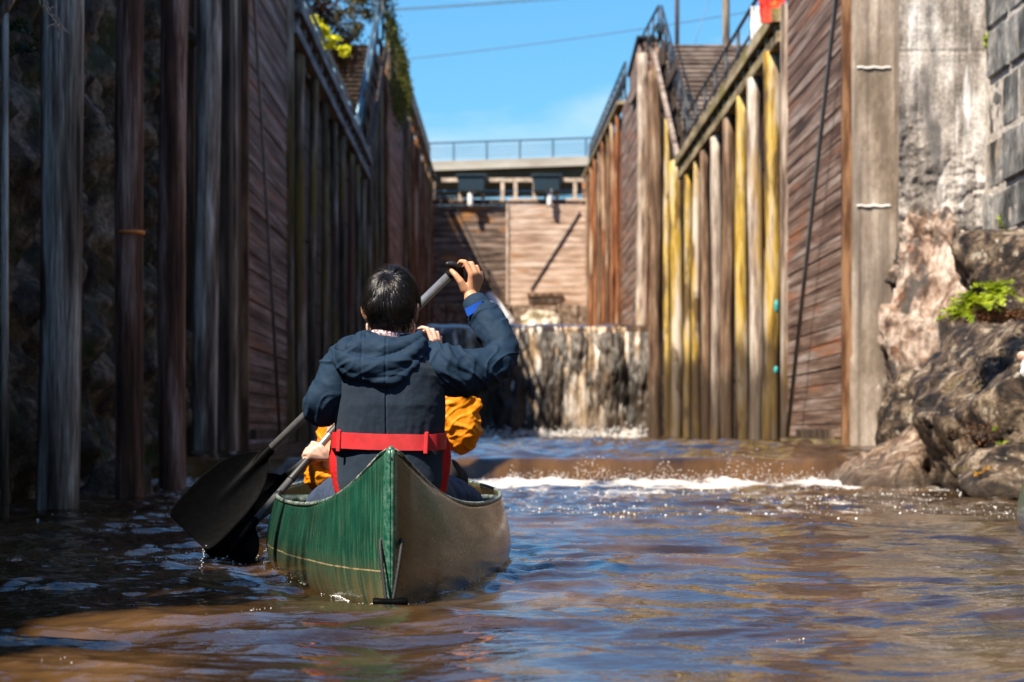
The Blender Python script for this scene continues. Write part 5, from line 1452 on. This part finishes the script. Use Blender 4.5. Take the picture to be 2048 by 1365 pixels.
# jacket
mb = MB()
def jf(a, z): return 0.02 * float(perlin(a * 2.5, z * 14, 1.0)) + 0.012 * float(perlin(a * 6, z * 30, 3.0))
mb.loft([se_ring(cx, cy, z, hw, hd, 2.4, 72, jf) for z, hw, hd, cy in ((0.20, 0.165, 0.125, 8.03), (0.28, 0.165, 0.12, 8.03), (0.36, 0.16, 0.115, 8.02), (0.44, 0.158, 0.112, 8.01), (0.52, 0.165, 0.115, 8.0), (0.60, 0.176, 0.118, 7.99), (0.67, 0.182, 0.115, 7.985), (0.725, 0.178, 0.105, 7.985), (0.765, 0.150, 0.09, 7.99), (0.80, 0.10, 0.072, 7.995), (0.83, 0.070, 0.062, 7.995))])
garment_sleeve(mb, [A(845, 730, 8.0), A(885, 738, 7.99), A(940, 744, 8.0), A(985, 730, 8.03), A(1004, 702, 8.07), A(986, 660, 8.11), A(967, 632, 8.145), A(951, 611, 8.165)],
               [0.075, 0.083, 0.076, 0.062, 0.054, 0.056, 0.050, 0.041], 3.3, 0.004, 4)
garment_sleeve(mb, [A(706, 716, 8.0), A(686, 742, 7.975), A(661, 780, 7.965), A(644, 812, 7.97), A(645, 822, 8.06), A(650, 812, 8.16), A(651, 806, 8.235)],
               [0.075, 0.077, 0.064, 0.056, 0.053, 0.048, 0.040], 8.1, 0.004, 4)
jacket = fuse(mb, 'jacket', 0.0042, M['navy'], rear, 2)
def jd(c):
    u_, v_ = c[:, 0] * 0.8 + c[:, 2] * 0.6, c[:, 2] * 0.8 - c[:, 0] * 0.6
    pn = perlin(u_ * 13 + 2 * perlin(c[:, 0] * 5, c[:, 2] * 5, 1.0), v_ * 4, c[:, 1] * 4)
    d = 0.0075 * np.clip(1 - 4.5 * np.abs(pn), 0, 1) - 0.002
    pn = perlin(u_ * 9 + 7, v_ * 14 + 3 * perlin(c[:, 0] * 6, c[:, 2] * 6, 4.0), c[:, 1] * 6)
    d += 0.004 * np.clip(1 - 5 * np.abs(pn), 0, 1)
    return d
displace(jacket, jd)
# cuff tab and cuff band of the raised arm
mb = MB(); ca, cb = A(955, 617, 8.155), A(948, 603, 8.175)
mb.tube([ca + (ca - cb) * 0.6, ca, cb], [0.0445, 0.0430, 0.0405], 32, fold=folds(1.2, 0.0012, 2)); mb.build('cuff', M['navy'], rear, True)
mb = MB()
ctab = A(949, 617, 8.100); ax = (A(968, 597, 8.13) - A(926, 618, 8.12)).normalized(); upv = (A(940, 597, 8.12) - A(948, 620, 8.12)).normalized()
nrm_ = ax.cross(upv).normalized()
if nrm_.y > 0: nrm_ = -nrm_
rr_ = Matrix((ax, upv, nrm_)).transposed()
rings = []
for i in range(13):
    t = i / 12 - 0.5
    c_ = ctab + ax * (t * 0.062) - nrm_ * (0.30 * abs(t) ** 2 * 0.14)
    ring = [c_ + upv * a_ + nrm_ * b_ for a_, b_ in ((-0.0135, 0), (0.0135, 0), (0.0135, 0.0045), (-0.0135, 0.0045))]
    rings.append(ring)
mb.loft(rings); mb.build('cuff_tab', M['bluetab'], rear)

# the life vest: two padded panels, red sides, webbing belt
def panel(name, sgn, mat):
    a, t = np.meshgrid(np.linspace(-1, 1, 121), np.linspace(0, 1, 140))
    hw = np.interp(t, [0, 0.08, 0.3, 0.55, 0.8, 0.92, 1.0], [0.162, 0.172, 0.176, 0.182, 0.180, 0.160, 0.130])
    zb = 0.300 + 0.0 * a; zt = 0.792 - 0.012 * (1 - np.abs(a)) - 0.016 * np.abs(a) ** 3
    z = zb + (zt - zb) * t
    roll = sstep(0.90, 1.0, t)
    xo = cx + 0.004 + a * hw
    dep = np.interp(t, [0, 0.25, 0.36, 0.6, 0.85, 1.0], [0.128, 0.127, 0.124, 0.138, 0.138, 0.112])
    y = -dep + 0.085 * np.abs(a) ** 3.2 + 0.05 * roll
    seam = np.exp(-((a + 0.045) / 0.012) ** 2)
    y += 0.007 * seam
    y += -0.004 * sstep(0.0, 0.06, t) * sstep(1.0, 0.9, t)
    y += 0.0025 * fbm(a * 4, t * 7, 2.2, 3) + 0.0035 * np.exp(-((t - 0.33) / 0.03) ** 2) + 0.003 * perlin(a * 10, t * 3, 4) * np.exp(-((t - 0.42) / 0.06) ** 2)
    y = 7.995 - sgn * (-y) if sgn > 0 else 8.02 - y
    V = np.stack([xo, y, z], -1)
    o = grid_mesh(name, V, mat, rear, flip=(sgn < 0))
    m = o.modifiers.new('s', 'SOLIDIFY'); m.thickness = 0.026; m.offset = -1 if sgn > 0 else -1
    b = o.modifiers.new('b', 'BEVEL'); b.width = 0.006; b.segments = 3; b.limit_method = 'ANGLE'; b.angle_limit = R(50)
    return o
panel('vest_panel', 1, M['vest']); panel('vest_panel', -1, M['vest'])
mb = MB()
def rf(a, z): return 0.035 * float(perlin(a * 7, z * 9, 2.0)) + 0.02 * float(perlin(a * 15, z * 12, 5.0))
mb.loft([se_ring(cx + 0.002, 8.03, z, hw, 0.092, 2.6, 120, rf) for z, hw in ((0.292, 0.178), (0.30, 0.182), (0.33, 0.19), (0.37, 0.198), (0.42, 0.202), (0.46, 0.196), (0.485, 0.19), (0.505, 0.178), (0.512, 0.172))])
mb.build('vest_side', M['vestred'], rear, True)
def belt_pt(a, z, e=0.0):
    p = 3.0; c_, s_ = math.cos(a), math.sin(a)
    return Vector((cx + (0.1865 + e) * math.copysign(abs(c_) ** (2 / p), c_), 8.012 + (0.1505 + e) * math.copysign(abs(s_) ** (2 / p), s_), z + 0.004 * math.sin(a * 2 + 0.6)))
mb = MB(); rings = []
for j in range(161):
    a = 2 * math.pi * j / 160
    rings.append([belt_pt(a, 0.444, 0), belt_pt(a, 0.497, 0), belt_pt(a, 0.497, 0.004), belt_pt(a, 0.444, 0.004)])
mb.loft(rings, cap=False); mb.build('belt', M['belt'], rear)
for xx in (686, 851):
    mb = MB(); x0 = A(xx, 0).x
    best = min((2 * math.pi * j / 720 for j in range(360, 720)), key=lambda a: abs(belt_pt(a, 0.47).x - x0))
    pc = belt_pt(best, 0.469, 0.009)
    mb.bevbox(pc, (0.0145, 0.009, 0.074), 0.003, Matrix.Rotation(R(3), 3, 'Y')); mb.build('belt_loop', M['belt'], rear)

# hood lying on the back: rolled cloth, folds draped in a U
mb = MB(); hd = 7.895
mb.tube([A(738, 672, 7.96), A(722, 676, 7.93), A(726, 690, 7.90), A(770, 700, 7.885), A(815, 690, 7.90), A(836, 676, 7.93), A(838, 668, 7.97)], [0.018, 0.022, 0.024, 0.026, 0.022, 0.017, 0.014], 20, sub=8)
mb.tube([A(712, 684, 7.95), A(689, 698, 7.905), A(694, 722, 7.875), A(740, 737, 7.858), A(790, 728, 7.862), A(828, 704, 7.885), A(846, 682, 7.93)], [0.026, 0.030, 0.032, 0.034, 0.030, 0.022, 0.015], 20, sub=8)
mb.tube([A(690, 690, 7.94), A(673, 712, 7.90), A(688, 737, 7.872), A(735, 756, 7.855), A(772, 763, 7.85), A(806, 750, 7.858), A(834, 722, 7.88), A(850, 692, 7.93)], [0.020, 0.020, 0.017, 0.017, 0.018, 0.017, 0.014, 0.012], 16, sub=8)
mb.tube([A(680, 718, 7.90), A(700, 744, 7.87), A(740, 748, 7.853), A(780, 745, 7.853), A(815, 730, 7.87), A(842, 700, 7.91)], [0.02, 0.02, 0.019, 0.02, 0.018, 0.013], 16, sub=6)
mb.ellipsoid(A(752, 712, 7.905), (0.112, 0.045, 0.062), 32, 20)
mb.ellipsoid(A(715, 702, 7.905), (0.055, 0.042, 0.036), 24, 16)
mb.tube([A(728, 664, 7.985), A(735, 674, 7.925), A(783, 684, 7.915), A(830, 676, 7.925), A(842, 668, 7.985)], [0.010, 0.013, 0.014, 0.013, 0.010], 14, sub=8)
hood = fuse(mb, 'hood', 0.0034, M['navy'], rear, 3)
def hdp(c):
    x, z = c[:, 0] - cx, c[:, 2]
    d = 0.0035 * (1 - 2.4 * np.abs(fbm(x * 8, z * 22 + 40 * x * x, 1.0, 2)))
    d += -0.0035 * np.exp(-((x + 0.004) / 0.0025) ** 2) - 0.003 * np.exp(-((x + 0.083) / 0.0022) ** 2)
    d += -0.003 * np.exp(-((z - 0.735 - 0.9 * (x + 0.04) ** 2 + 0.12 * x) / 0.0022) ** 2) * (x < 0.0)
    return d
displace(hood, hdp)
# shirt collar showing under the hair
mb = MB(); rings = []
for j in range(41):
    a = math.pi * 2 * j / 40
    p = lambda r, z: Vector((A(781, 0).x + r * 0.98 * math.cos(a), 7.99 + r * math.sin(a), z + 0.006 * math.sin(a * 2)))
    rings.append([p(0.060, 0.808), p(0.0635, 0.832), p(0.067, 0.831), p(0.066, 0.806)])
mb.loft(rings, cap=False); mb.build('shirt_collar', M['collar'], rear, True)
hair_of(headC, hrot, rear, 1.0)
for s in (-1, 1):
    mb = MB(); mb.ellipsoid(headC + hrot @ Vector((s * 0.032, 0.083, -0.006)), (0.012, 0.01, 0.008), 14, 8); mb.build('eye', M['white'], rear, True)
# trousers with their coloured knee patches
mb = MB()
mb.ellipsoid(pel + Vector((0, 0.02, -0.02)), (0.17, 0.13, 0.11), 32, 18)
for s, K_ in ((1, rK), (-1, lK)):
    hp = pel + Vector((s * 0.085, 0.02, -0.01))
    mb.tube([hp, hp.lerp(K_, 0.5) + Vector((0, 0.04, 0.015)), K_ + Vector((0, 0, 0.0))], [0.102, 0.088, 0.066], 24, sub=8, fold=folds(s * 2.2, 0.006, 4), round_ends=True)
    mb.tube([K_, K_.lerp(pel, 0.55) + Vector((0, 0.12, -0.13)), pel + Vector((s * 0.03, 0.30, -0.16))], [0.062, 0.052, 0.044], 16, sub=6, round_ends=True)
fuse(mb, 'trousers', 0.005, M['trousers'], rear, 3)
for K_, s in ((rK, 1), (lK, -1)):
    mb = MB(); mb.ellipsoid(K_ + Vector((-s * 0.022, -0.044, 0.004)), (0.046, 0.046, 0.052), 20, 14); mb.build('knee_patch', M['magenta'], rear, True)

# ---------------------------------------------------------------- the paddler in front, in orange
D1 = 9.67
def B(x, y, d=D1): return P(x, y, d)
mb = MB(); cf = B(775, 0).x
headF = Vector((cf + 0.01, 9.68, 0.93)); frot = add_head(mb, headF, R(8), 0)
mb.tube([headF + Vector((0, -0.02, -0.04)), Vector((cf, 9.66, 0.82)), Vector((cf, 9.67, 0.76))], [0.05, 0.05, 0.07], 20, sub=3)
mb.loft([se_ring(cf, 9.67, z, hw, hd, 2.2, 32) for z, hw, hd in ((0.20, 0.14, 0.11), (0.4, 0.13, 0.09), (0.6, 0.15, 0.095), (0.73, 0.16, 0.085), (0.785, 0.09, 0.06))])
fS, fE, fW = B(866, 745), B(922, 868, 9.62), B(858, 715, 9.86)
mb.tube([fS, fE], [0.05, 0.036], 16, round_ends=True); mb.tube([fE, fE.lerp(fW, 0.5), fW], [0.036, 0.033, 0.025], 16, round_ends=True)
gS, gE, gW = B(696, 745), B(656, 960, 9.74), B(656, 922, 9.62)
mb.tube([gS, gE], [0.05, 0.036], 16, round_ends=True); mb.tube([gE, gW], [0.036, 0.026], 16, round_ends=True)
def T(x, y, o=0.0):
    """the same grip pose as the stern paddler's raised hand, moved and scaled for the front paddler"""
    return B(835 + (x - 912) * 0.88, 668 + (y - 538) * 0.88, 9.86 + o)
add_hand(mb, T(936, 588, -0.005), [T(945, 553, -0.03), T(953, 551, -0.018), T(960, 554, -0.004), T(964, 561, 0.012)],
         [T(934, 526, -0.022), T(947, 529, -0.008), T(957, 535, 0.008), T(964, 545, 0.022)],
         [T(915, 527, 0.012), T(924, 534, 0.030), T(936, 543, 0.038), T(949, 553, 0.044)],
         [T(929, 578, -0.018), T(921, 565, -0.028), T(911, 556, -0.024), T(903, 550, -0.012)])
mb.tube([fW, T(936, 588, -0.005)], [0.025, 0.02], 14, round_ends=True)
F = lambda x, y, o=0.0: B(x, y, 9.60 + o)
add_hand(mb, F(656, 914, -0.01), [F(636, 893, -0.015), F(628, 899, -0.022), F(622, 907, -0.024), F(618, 916, -0.018)],
         [F(622, 892, 0.0), F(614, 899, -0.006), F(609, 908, -0.008), F(609, 918, -0.004)],
         [F(617, 903, 0.025), F(612, 910, 0.022), F(609, 917, 0.02), F(611, 924, 0.018)],
         [F(648, 903, -0.02), F(642, 895, -0.024), F(633, 889, -0.014), F(625, 886, 0.0)])
pf = Vector((cf, 9.70, 0.27))
knR, knL = Vector((cf + 0.25, 9.95, 0.30)), Vector((cf - 0.24, 9.98, 0.24))
for s, K_ in ((1, knR), (-1, knL)):
    hp = pf + Vector((s * 0.09, 0.02, -0.01))
    mb.tube([hp, K_], [0.085, 0.055], 16, round_ends=True)
    mb.tube([K_, K_ + Vector((-s * 0.06, 0.36, -0.22))], [0.05, 0.036], 14, round_ends=True)
front = fuse(mb, 'person', 0.004, M['skinpale'])
tag(front, 'person in orange jacket in the middle of the canoe, mostly hidden behind the navy one', 'person')
mb = MB()
mb.loft([se_ring(cf, 9.67, z, hw, hd, 2.4, 64, jf) for z, hw, hd in ((0.19, 0.17, 0.13), (0.36, 0.165, 0.12), (0.52, 0.17, 0.12), (0.67, 0.18, 0.118), (0.74, 0.17, 0.1), (0.785, 0.11, 0.075), (0.82, 0.075, 0.065))])
garment_sleeve(mb, [B(845, 745), B(884, 752, 9.66), B(902, 800, 9.62), B(921, 862, 9.60), B(918, 852, 9.68), B(902, 790, 9.76), B(876, 742, 9.82), B(862, 722, 9.85)],
               [0.08, 0.092, 0.092, 0.080, 0.066, 0.062, 0.058, 0.044], 2.1, 0.006, 4)
mb.tube([B(905, 820, 9.60), B(942, 812, 9.60), B(957, 803, 9.62)], [0.05, 0.036, 0.012], 20, sub=6, fold=folds(6.0, 0.007, 4), round_ends=True)
garment_sleeve(mb, [B(715, 745), B(692, 765, 9.70), B(672, 850, 9.78), B(655, 938, 9.80), B(648, 958, 9.74), B(646, 948, 9.67), B(652, 932, 9.635)],
               [0.08, 0.085, 0.064, 0.064, 0.066, 0.062, 0.050], 5.5, 0.006, 4)
oj = fuse(mb, 'jacket', 0.0045, M['orange'], front, 2)
displace(oj, lambda c: 0.008 * np.clip(1 - 3.5 * np.abs(perlin(c[:, 0] * 8 + c[:, 2] * 17, c[:, 0] * 9 - c[:, 2] * 4, c[:, 1] * 6)), 0, 1) + 0.004 * np.clip(1 - 4 * np.abs(perlin(c[:, 0] * 22 - c[:, 2] * 20, c[:, 2] * 14, c[:, 1] * 9)), 0, 1) - 0.003)
mb = MB(); mb.ellipsoid(pf, (0.18, 0.15, 0.13), 32, 18)
for s, K_ in ((1, knR), (-1, knL)):
    hp = pf + Vector((s * 0.09, 0.02, 0.0)); mb.tube([hp, K_], [0.11, 0.072], 24, round_ends=True)
    mb.tube([K_, K_ + Vector((-s * 0.06, 0.34, -0.20))], [0.066, 0.05], 16, round_ends=True)
mb.ellipsoid(B(900, 952, 9.72), (0.052, 0.08, 0.068), 20, 14)
mb.tube([pf + Vector((0.08, 0, 0.03)), B(900, 952, 9.72)], [0.09, 0.055], 16)
fuse(mb, 'trousers', 0.006, M['blackcloth'], front, 3)
hair_of(headF, frot, front, 1.0, 1500, 1200, 4)

# ---------------------------------------------------------------- the person in the second canoe
D2 = 12.7
mb = MB(); c2 = Vector((3.26, 12.72, 0))
h3 = c2 + Vector((0, 0.02, 0.93)); r3 = add_head(mb, h3, 0, 0)
mb.tube([h3 + Vector((0, -0.02, -0.04)), c2 + Vector((0, 0, 0.80))], [0.05, 0.06], 16)
mb.loft([se_ring(c2.x, c2.y, z, hw, hd_, 2.2, 32) for z, hw, hd_ in ((0.20, 0.14, 0.11), (0.4, 0.13, 0.09), (0.6, 0.15, 0.095), (0.73, 0.16, 0.085), (0.785, 0.09, 0.06))])
sl1, el1, wr1 = c2 + Vector((-0.17, 0, 0.72)), P(2066, 748, 12.66), P(2052, 722, 12.72)
mb.tube([sl1, el1], [0.05, 0.038], 14, round_ends=True); mb.tube([el1, wr1], [0.036, 0.025], 14, round_ends=True)
Q = lambda x, y, o=0.0: P(x, y, 12.72 + o)
add_hand(mb, Q(2052, 722), [Q(2046, 712, -0.02), Q(2043, 714, -0.01), Q(2041, 717, 0.0), Q(2041, 721, 0.01)], [Q(2041, 707, -0.01), Q(2039, 710, 0), Q(2038, 714, 0.01), Q(2038, 719, 0.02)],
         [Q(2038, 711, 0.02), Q(2037, 714, 0.03), Q(2037, 717, 0.035), Q(2038, 721, 0.04)], [Q(2051, 714, -0.02), Q(2048, 709, -0.02), Q(2044, 706, 0.0)])
sr1, er1, wr2 = c2 + Vector((0.17, 0, 0.72)), c2 + Vector((0.30, 0.05, 0.50)), c2 + Vector((0.12, 0.30, 0.45))
mb.tube([sr1, er1], [0.05, 0.038], 14, round_ends=True); mb.tube([er1, wr2], [0.036, 0.025], 14, round_ends=True)
o_ = wr2 - Q(2052, 722)
add_hand(mb, wr2, [v + o_ for v in (Q(2046, 712, -0.02), Q(2043, 714, -0.01), Q(2041, 717, 0.0), Q(2041, 721, 0.01))], [v + o_ for v in (Q(2041, 707, -0.01), Q(2039, 710, 0), Q(2038, 714, 0.01), Q(2038, 719, 0.02))],
         [v + o_ for v in (Q(2038, 711, 0.02), Q(2037, 714, 0.03), Q(2037, 717, 0.035), Q(2038, 721, 0.04))], [v + o_ for v in (Q(2051, 714, -0.02), Q(2048, 709, -0.02), Q(2044, 706, 0.0))])
for s in (-1, 1):
    hp = c2 + Vector((s * 0.09, 0.02, 0.26)); kn = c2 + Vector((s * 0.16, 0.42, 0.28))
    mb.tube([hp, kn], [0.085, 0.055], 14, round_ends=True); mb.tube([kn, kn + Vector((0, 0.2, -0.3))], [0.05, 0.036], 12, round_ends=True)
third = fuse(mb, 'person', 0.006, M['skinpale'])
tag(third, 'person with white sleeve and blue cuff cut off by the right edge', 'person')
mb = MB()
mb.loft([se_ring(c2.x, c2.y, z, hw, hd_, 2.4, 48, jf) for z, hw, hd_ in ((0.19, 0.165, 0.13), (0.4, 0.16, 0.12), (0.6, 0.17, 0.12), (0.73, 0.17, 0.1), (0.785, 0.11, 0.075), (0.82, 0.07, 0.06))])
garment_sleeve(mb, [c2 + Vector((-0.12, 0, 0.70)), sl1, el1 + Vector((0.02, 0, 0.01)), el1.lerp(wr1, 0.3)], [0.07, 0.075, 0.066, 0.05], 4.2, 0.006)
garment_sleeve(mb, [c2 + Vector((0.12, 0, 0.70)), sr1, er1, er1.lerp(wr2, 0.8)], [0.07, 0.07, 0.056, 0.042], 4.9, 0.006)
fuse(mb, 'jacket', 0.006, M['whitejkt'], third, 2)
mb = MB(); mb.tube([el1.lerp(wr1, 0.25), el1.lerp(wr1, 0.72)], [0.052, 0.04], 20); mb.build('cuff', M['bluetab'], third, True)
mb = MB(); mb.ellipsoid(c2 + Vector((0, 0.02, 0.24)), (0.17, 0.14, 0.12), 24, 14)
for s in (-1, 1):
    hp = c2 + Vector((s * 0.09, 0.02, 0.26)); kn = c2 + Vector((s * 0.16, 0.42, 0.28))
    mb.tube([hp, kn], [0.1, 0.07], 16, round_ends=True); mb.tube([kn, kn + Vector((0, 0.18, -0.27))], [0.062, 0.05], 14, round_ends=True)
fuse(mb, 'trousers', 0.008, M['blackcloth'], third, 2)
hair_of(h3, r3, third, 1.0, 1000, 800, 6)

# ================================================================== PADDLES
def paddle(label, grip, neck, tip, blade_w, face, grips=(), bl=None, tdir=None):
    """T-grip, aluminium shaft with black collars, spoon blade; face = normal of the blade"""
    grip, neck, tip, face = Vector(grip), Vector(neck), Vector(tip), Vector(face)
    root = thing('paddle', label, 'paddle', grip, 'canoe paddles')
    ax = (neck - grip).normalized()
    mb = MB(); mb.tube([grip + ax * 0.03, neck + ax * 0.02], 0.0150, 20); mb.build('shaft', M['alu'], root, True)
    for a, b in grips:
        mb = MB(); p0, p1 = grip.lerp(neck, a), grip.lerp(neck, b)
        mb.tube([p0, p0.lerp(p1, 0.04), p0.lerp(p1, 0.96), p1], [0.0158, 0.0168, 0.0168, 0.0158], 20); mb.build('shaft_sleeve', M['rubber'], root, True)
    t = Vector(tdir).normalized() if tdir is not None else ax.cross(face).normalized()
    mb = MB(); mb.tube([grip - t * 0.036 + ax * 0.004, grip - t * 0.02 - ax * 0.004, grip - ax * 0.005, grip + t * 0.02 - ax * 0.002, grip + t * 0.036 + ax * 0.006], [0.009, 0.0125, 0.0145, 0.0125, 0.0085], 16, sub=5, round_ends=True)
    mb.tube([grip, grip + ax * 0.035], [0.014, 0.0165], 16)
    mb.build('t_grip', M['rubber'], root, True)
    L = (tip - neck).length; ax2 = (tip - neck).normalized()
    fn_ = (face - ax2 * face.dot(ax2)).normalized(); sd_ = ax2.cross(fn_).normalized()
    tt = np.linspace(0, 1, 50); rows = []
    for t_ in tt:
        wd = blade_w * 0.5 * np.interp(t_, [0, 0.04, 0.12, 0.22, 0.36, 0.55, 0.8, 0.93, 0.98, 1.0], [0.15, 0.20, 0.48, 0.72, 0.90, 0.99, 1.0, 0.96, 0.90, 0.82])
        row = []
        for k in np.linspace(-1, 1, 25):
            rib = 0.013 * math.exp(-(k * wd / 0.012) ** 2) * max(0, 1 - t_ * 1.5)
            cup = 0.018 * math.sin(math.pi * t_) - 0.014 * (1 - k * k) * min(1, t_ * 3)
            row.append(tuple(neck + ax2 * (t_ * L) + sd_ * (k * wd) + fn_ * (rib + cup)))
        rows.append(row)
    o = grid_mesh('blade', np.array(rows), M['blackplastic'], root)
    m = o.modifiers.new('s', 'SOLIDIFY'); m.thickness = 0.006; m.offset = 0
    m = o.modifiers.new('b', 'BEVEL'); m.width = 0.002; m.segments = 2; m.limit_method = 'ANGLE'; m.angle_limit = R(50)
    mb = MB(); mb.tube([neck - ax * 0.015, neck + ax2 * 0.02, neck + ax2 * 0.08, neck + ax2 * 0.17], [0.0175, 0.019, 0.014, 0.006], 18, sub=4, round_ends=True)
    mb.build('blade_neck', M['blackplastic'], root, True)
    return root
paddle('nearest paddle, its wide black blade lifted above the water at left', A(912, 538, 8.225), A(534, 906, 8.32), A(376, 1066, 8.22), 0.205, (0.25, -1, 0.35), [(0.60, 0.79)], tdir=A(930, 552, 8.24) - A(893, 524, 8.19))
paddle('paddle of the orange clad person, blade dipped in the water', B(835, 668, 9.88), B(506, 1047, 9.46), B(440, 1130, 9.40), 0.19, (0.45, -1, 0.1), [(0.48, 0.545), (0.62, 0.78)], tdir=B(846, 676, 9.9) - B(824, 660, 9.88))
paddle('paddle with its silver shaft just above the orange sleeve, blade behind the nearest one', P(690, 860, 10.7), P(570, 954, 10.9), P(470, 1028, 10.9), 0.19, (0.4, -1, 0.3), [(0.0, 0.35)])

# ================================================================== FOAM
q = NT('foam'); q.set((0.86, 0.84, 0.82), 0.25, spec=0.6); M['foam'] = q.m
def bubbles(name, pts, rad, label, mat=M['foam']):
    import bmesh
    bm = bmesh.new(); bmesh.ops.create_icosphere(bm, subdivisions=1, radius=1.0)
    v0 = np.array([v.co[:] for v in bm.verts]); f0 = np.array([[v.index for v in f.verts] for f in bm.faces]); bm.free()
    n = len(pts); V = (v0[None] * np.array(rad).reshape(-1, 1, 1) + np.array(pts)[:, None]).reshape(-1, 3)
    F = (f0[None] + (np.arange(n) * len(v0))[:, None, None]).reshape(-1, 3)
    me = bpy.data.meshes.new(name); me.vertices.add(len(V)); me.vertices.foreach_set('co', V.reshape(-1).astype(np.float32))
    me.loops.add(F.size); me.loops.foreach_set('vertex_index', F.reshape(-1).astype(np.int32))
    me.polygons.add(len(F)); me.polygons.foreach_set('loop_start', (np.arange(len(F)) * 3).astype(np.int32)); me.update(calc_edges=True)
    return stuff(link(name, me, mat, None, True), label, 'foam')
g = np.random.default_rng(5)
# waterline fringe round the hull
pts, rad = [], []
for i in range(1500):
    s = g.uniform(0.0, 2.6); sd = -1 if g.uniform() < 0.62 else 1
    b = math.sqrt((float(cbeam(s)) * 0.90) ** 2 + 0.012 ** 2) + abs(g.normal()) * 0.006 + (0.004 if g.uniform() < 0.9 else g.uniform(0, 0.05))
    if perlin(s * 6, sd * 3.3) < -0.25: continue
    p = cO + cU * s + cN * (sd * b); pts.append((p.x, p.y, float(water_h(p.x, p.y)) + 0.002)); rad.append(g.uniform(0.0010, 0.0026))
bubbles('foam_bubbles', pts, rad, 'thin white foam fringe round the green canoe')
# white bubbles below the ledge, their colour standing in for sun glints
x = g.uniform(-2.6, 4.4, 14000); y = 13.4 + 9.2 * g.uniform(0, 1, 14000) ** 0.9
keep = (fbm(x * 0.7, y * 3.2, 3.1, 3) > 0.15) & ((x > -0.3) | (g.uniform(size=14000) < 0.15)) & (x < 0.2186 * y + 0.3)
x, y = x[keep][:2400], y[keep][:2400]
z = water_h(x, y) + 0.004
bubbles('foam_bubbles', np.stack([x, y, z], 1), g.uniform(0.002, 0.0036, len(x)) * (1 + 1.3 * (g.uniform(size=len(x)) < 0.18)), 'scattered white bubbles glittering on the water below the ledge')
# spray thrown up along the foot of the ledge
n = 1400
x = g.uniform(0.1, 4.2, n); hgt = np.abs(g.normal(size=n)) * 0.045 * (1 + 1.6 * (perlin(x * 2.2, 0.3) > 0.15)); y = 22.2 + g.normal(size=n) * 0.22
bubbles('spray', np.stack([x, y, water_h(x, y) + hgt], 1), g.uniform(0.002, 0.0055, n), 'white spray drops above the foam line of the ledge')
n = 1300
x = g.uniform(LX + 0.2, RX - 0.2, n); y = 65.8 + g.normal(size=n) * 0.5
bubbles('spray', np.stack([x, y, 0.35 + np.abs(g.normal(size=n)) * 0.12], 1), g.uniform(0.010, 0.028, n), 'white froth where the waterfall lands')
# splash off the blades at left, blue grey in the shade
n = 120
x = -1.15 + g.normal(size=n) * 0.16; y = 9.5 + g.normal(size=n) * 0.25
bubbles('foam_bubbles', np.stack([x, y, water_h(x, y) + 0.002], 1), g.uniform(0.0015, 0.004, n), 'small bubbles round the dipped paddle blade')
for k_, (fx, fy, fd) in enumerate(((1610, 1292, 5.66), (1690, 1296, 5.62), (1790, 1290, 5.70), (1545, 1300, 5.55), (1120, 1335, 5.15), (500, 1235, 6.5), (330, 1215, 6.9), (250, 1290, 5.7), (880, 1225, 6.7), (1480, 1230, 6.6), (120, 1345, 5.05), (1330, 1310, 5.45))):
    if k_ % 5: continue
    n = 9; cxy = P(fx, 865, fd); a_ = g.normal(size=(n, 2)) * np.array([0.022, 0.05]); xx_, yy_ = cxy.x + a_[:, 0], fd + a_[:, 1]
    FL = globals().setdefault('FLECK', []); FL += [(x_, y_, float(water_h(x_, y_)) + 0.001, r_) for x_, y_, r_ in zip(xx_, yy_, g.uniform(0.0008, 0.0021, n))]
bubbles('foam_flecks', [f_[:3] for f_ in FLECK], [f_[3] for f_ in FLECK], 'small flecks of foam drifting on the near brown water')
p0 = A(410, 1092, 8.22)
mb_pts = [(p0.x + g.normal() * 0.003 - 0.02 * (i / 18), p0.y, p0.z - (p0.z) * (i / 18)) for i in range(18)]
bubbles('water_drops', mb_pts, [0.0022] * 18, 'string of drops falling from the lifted black blade')
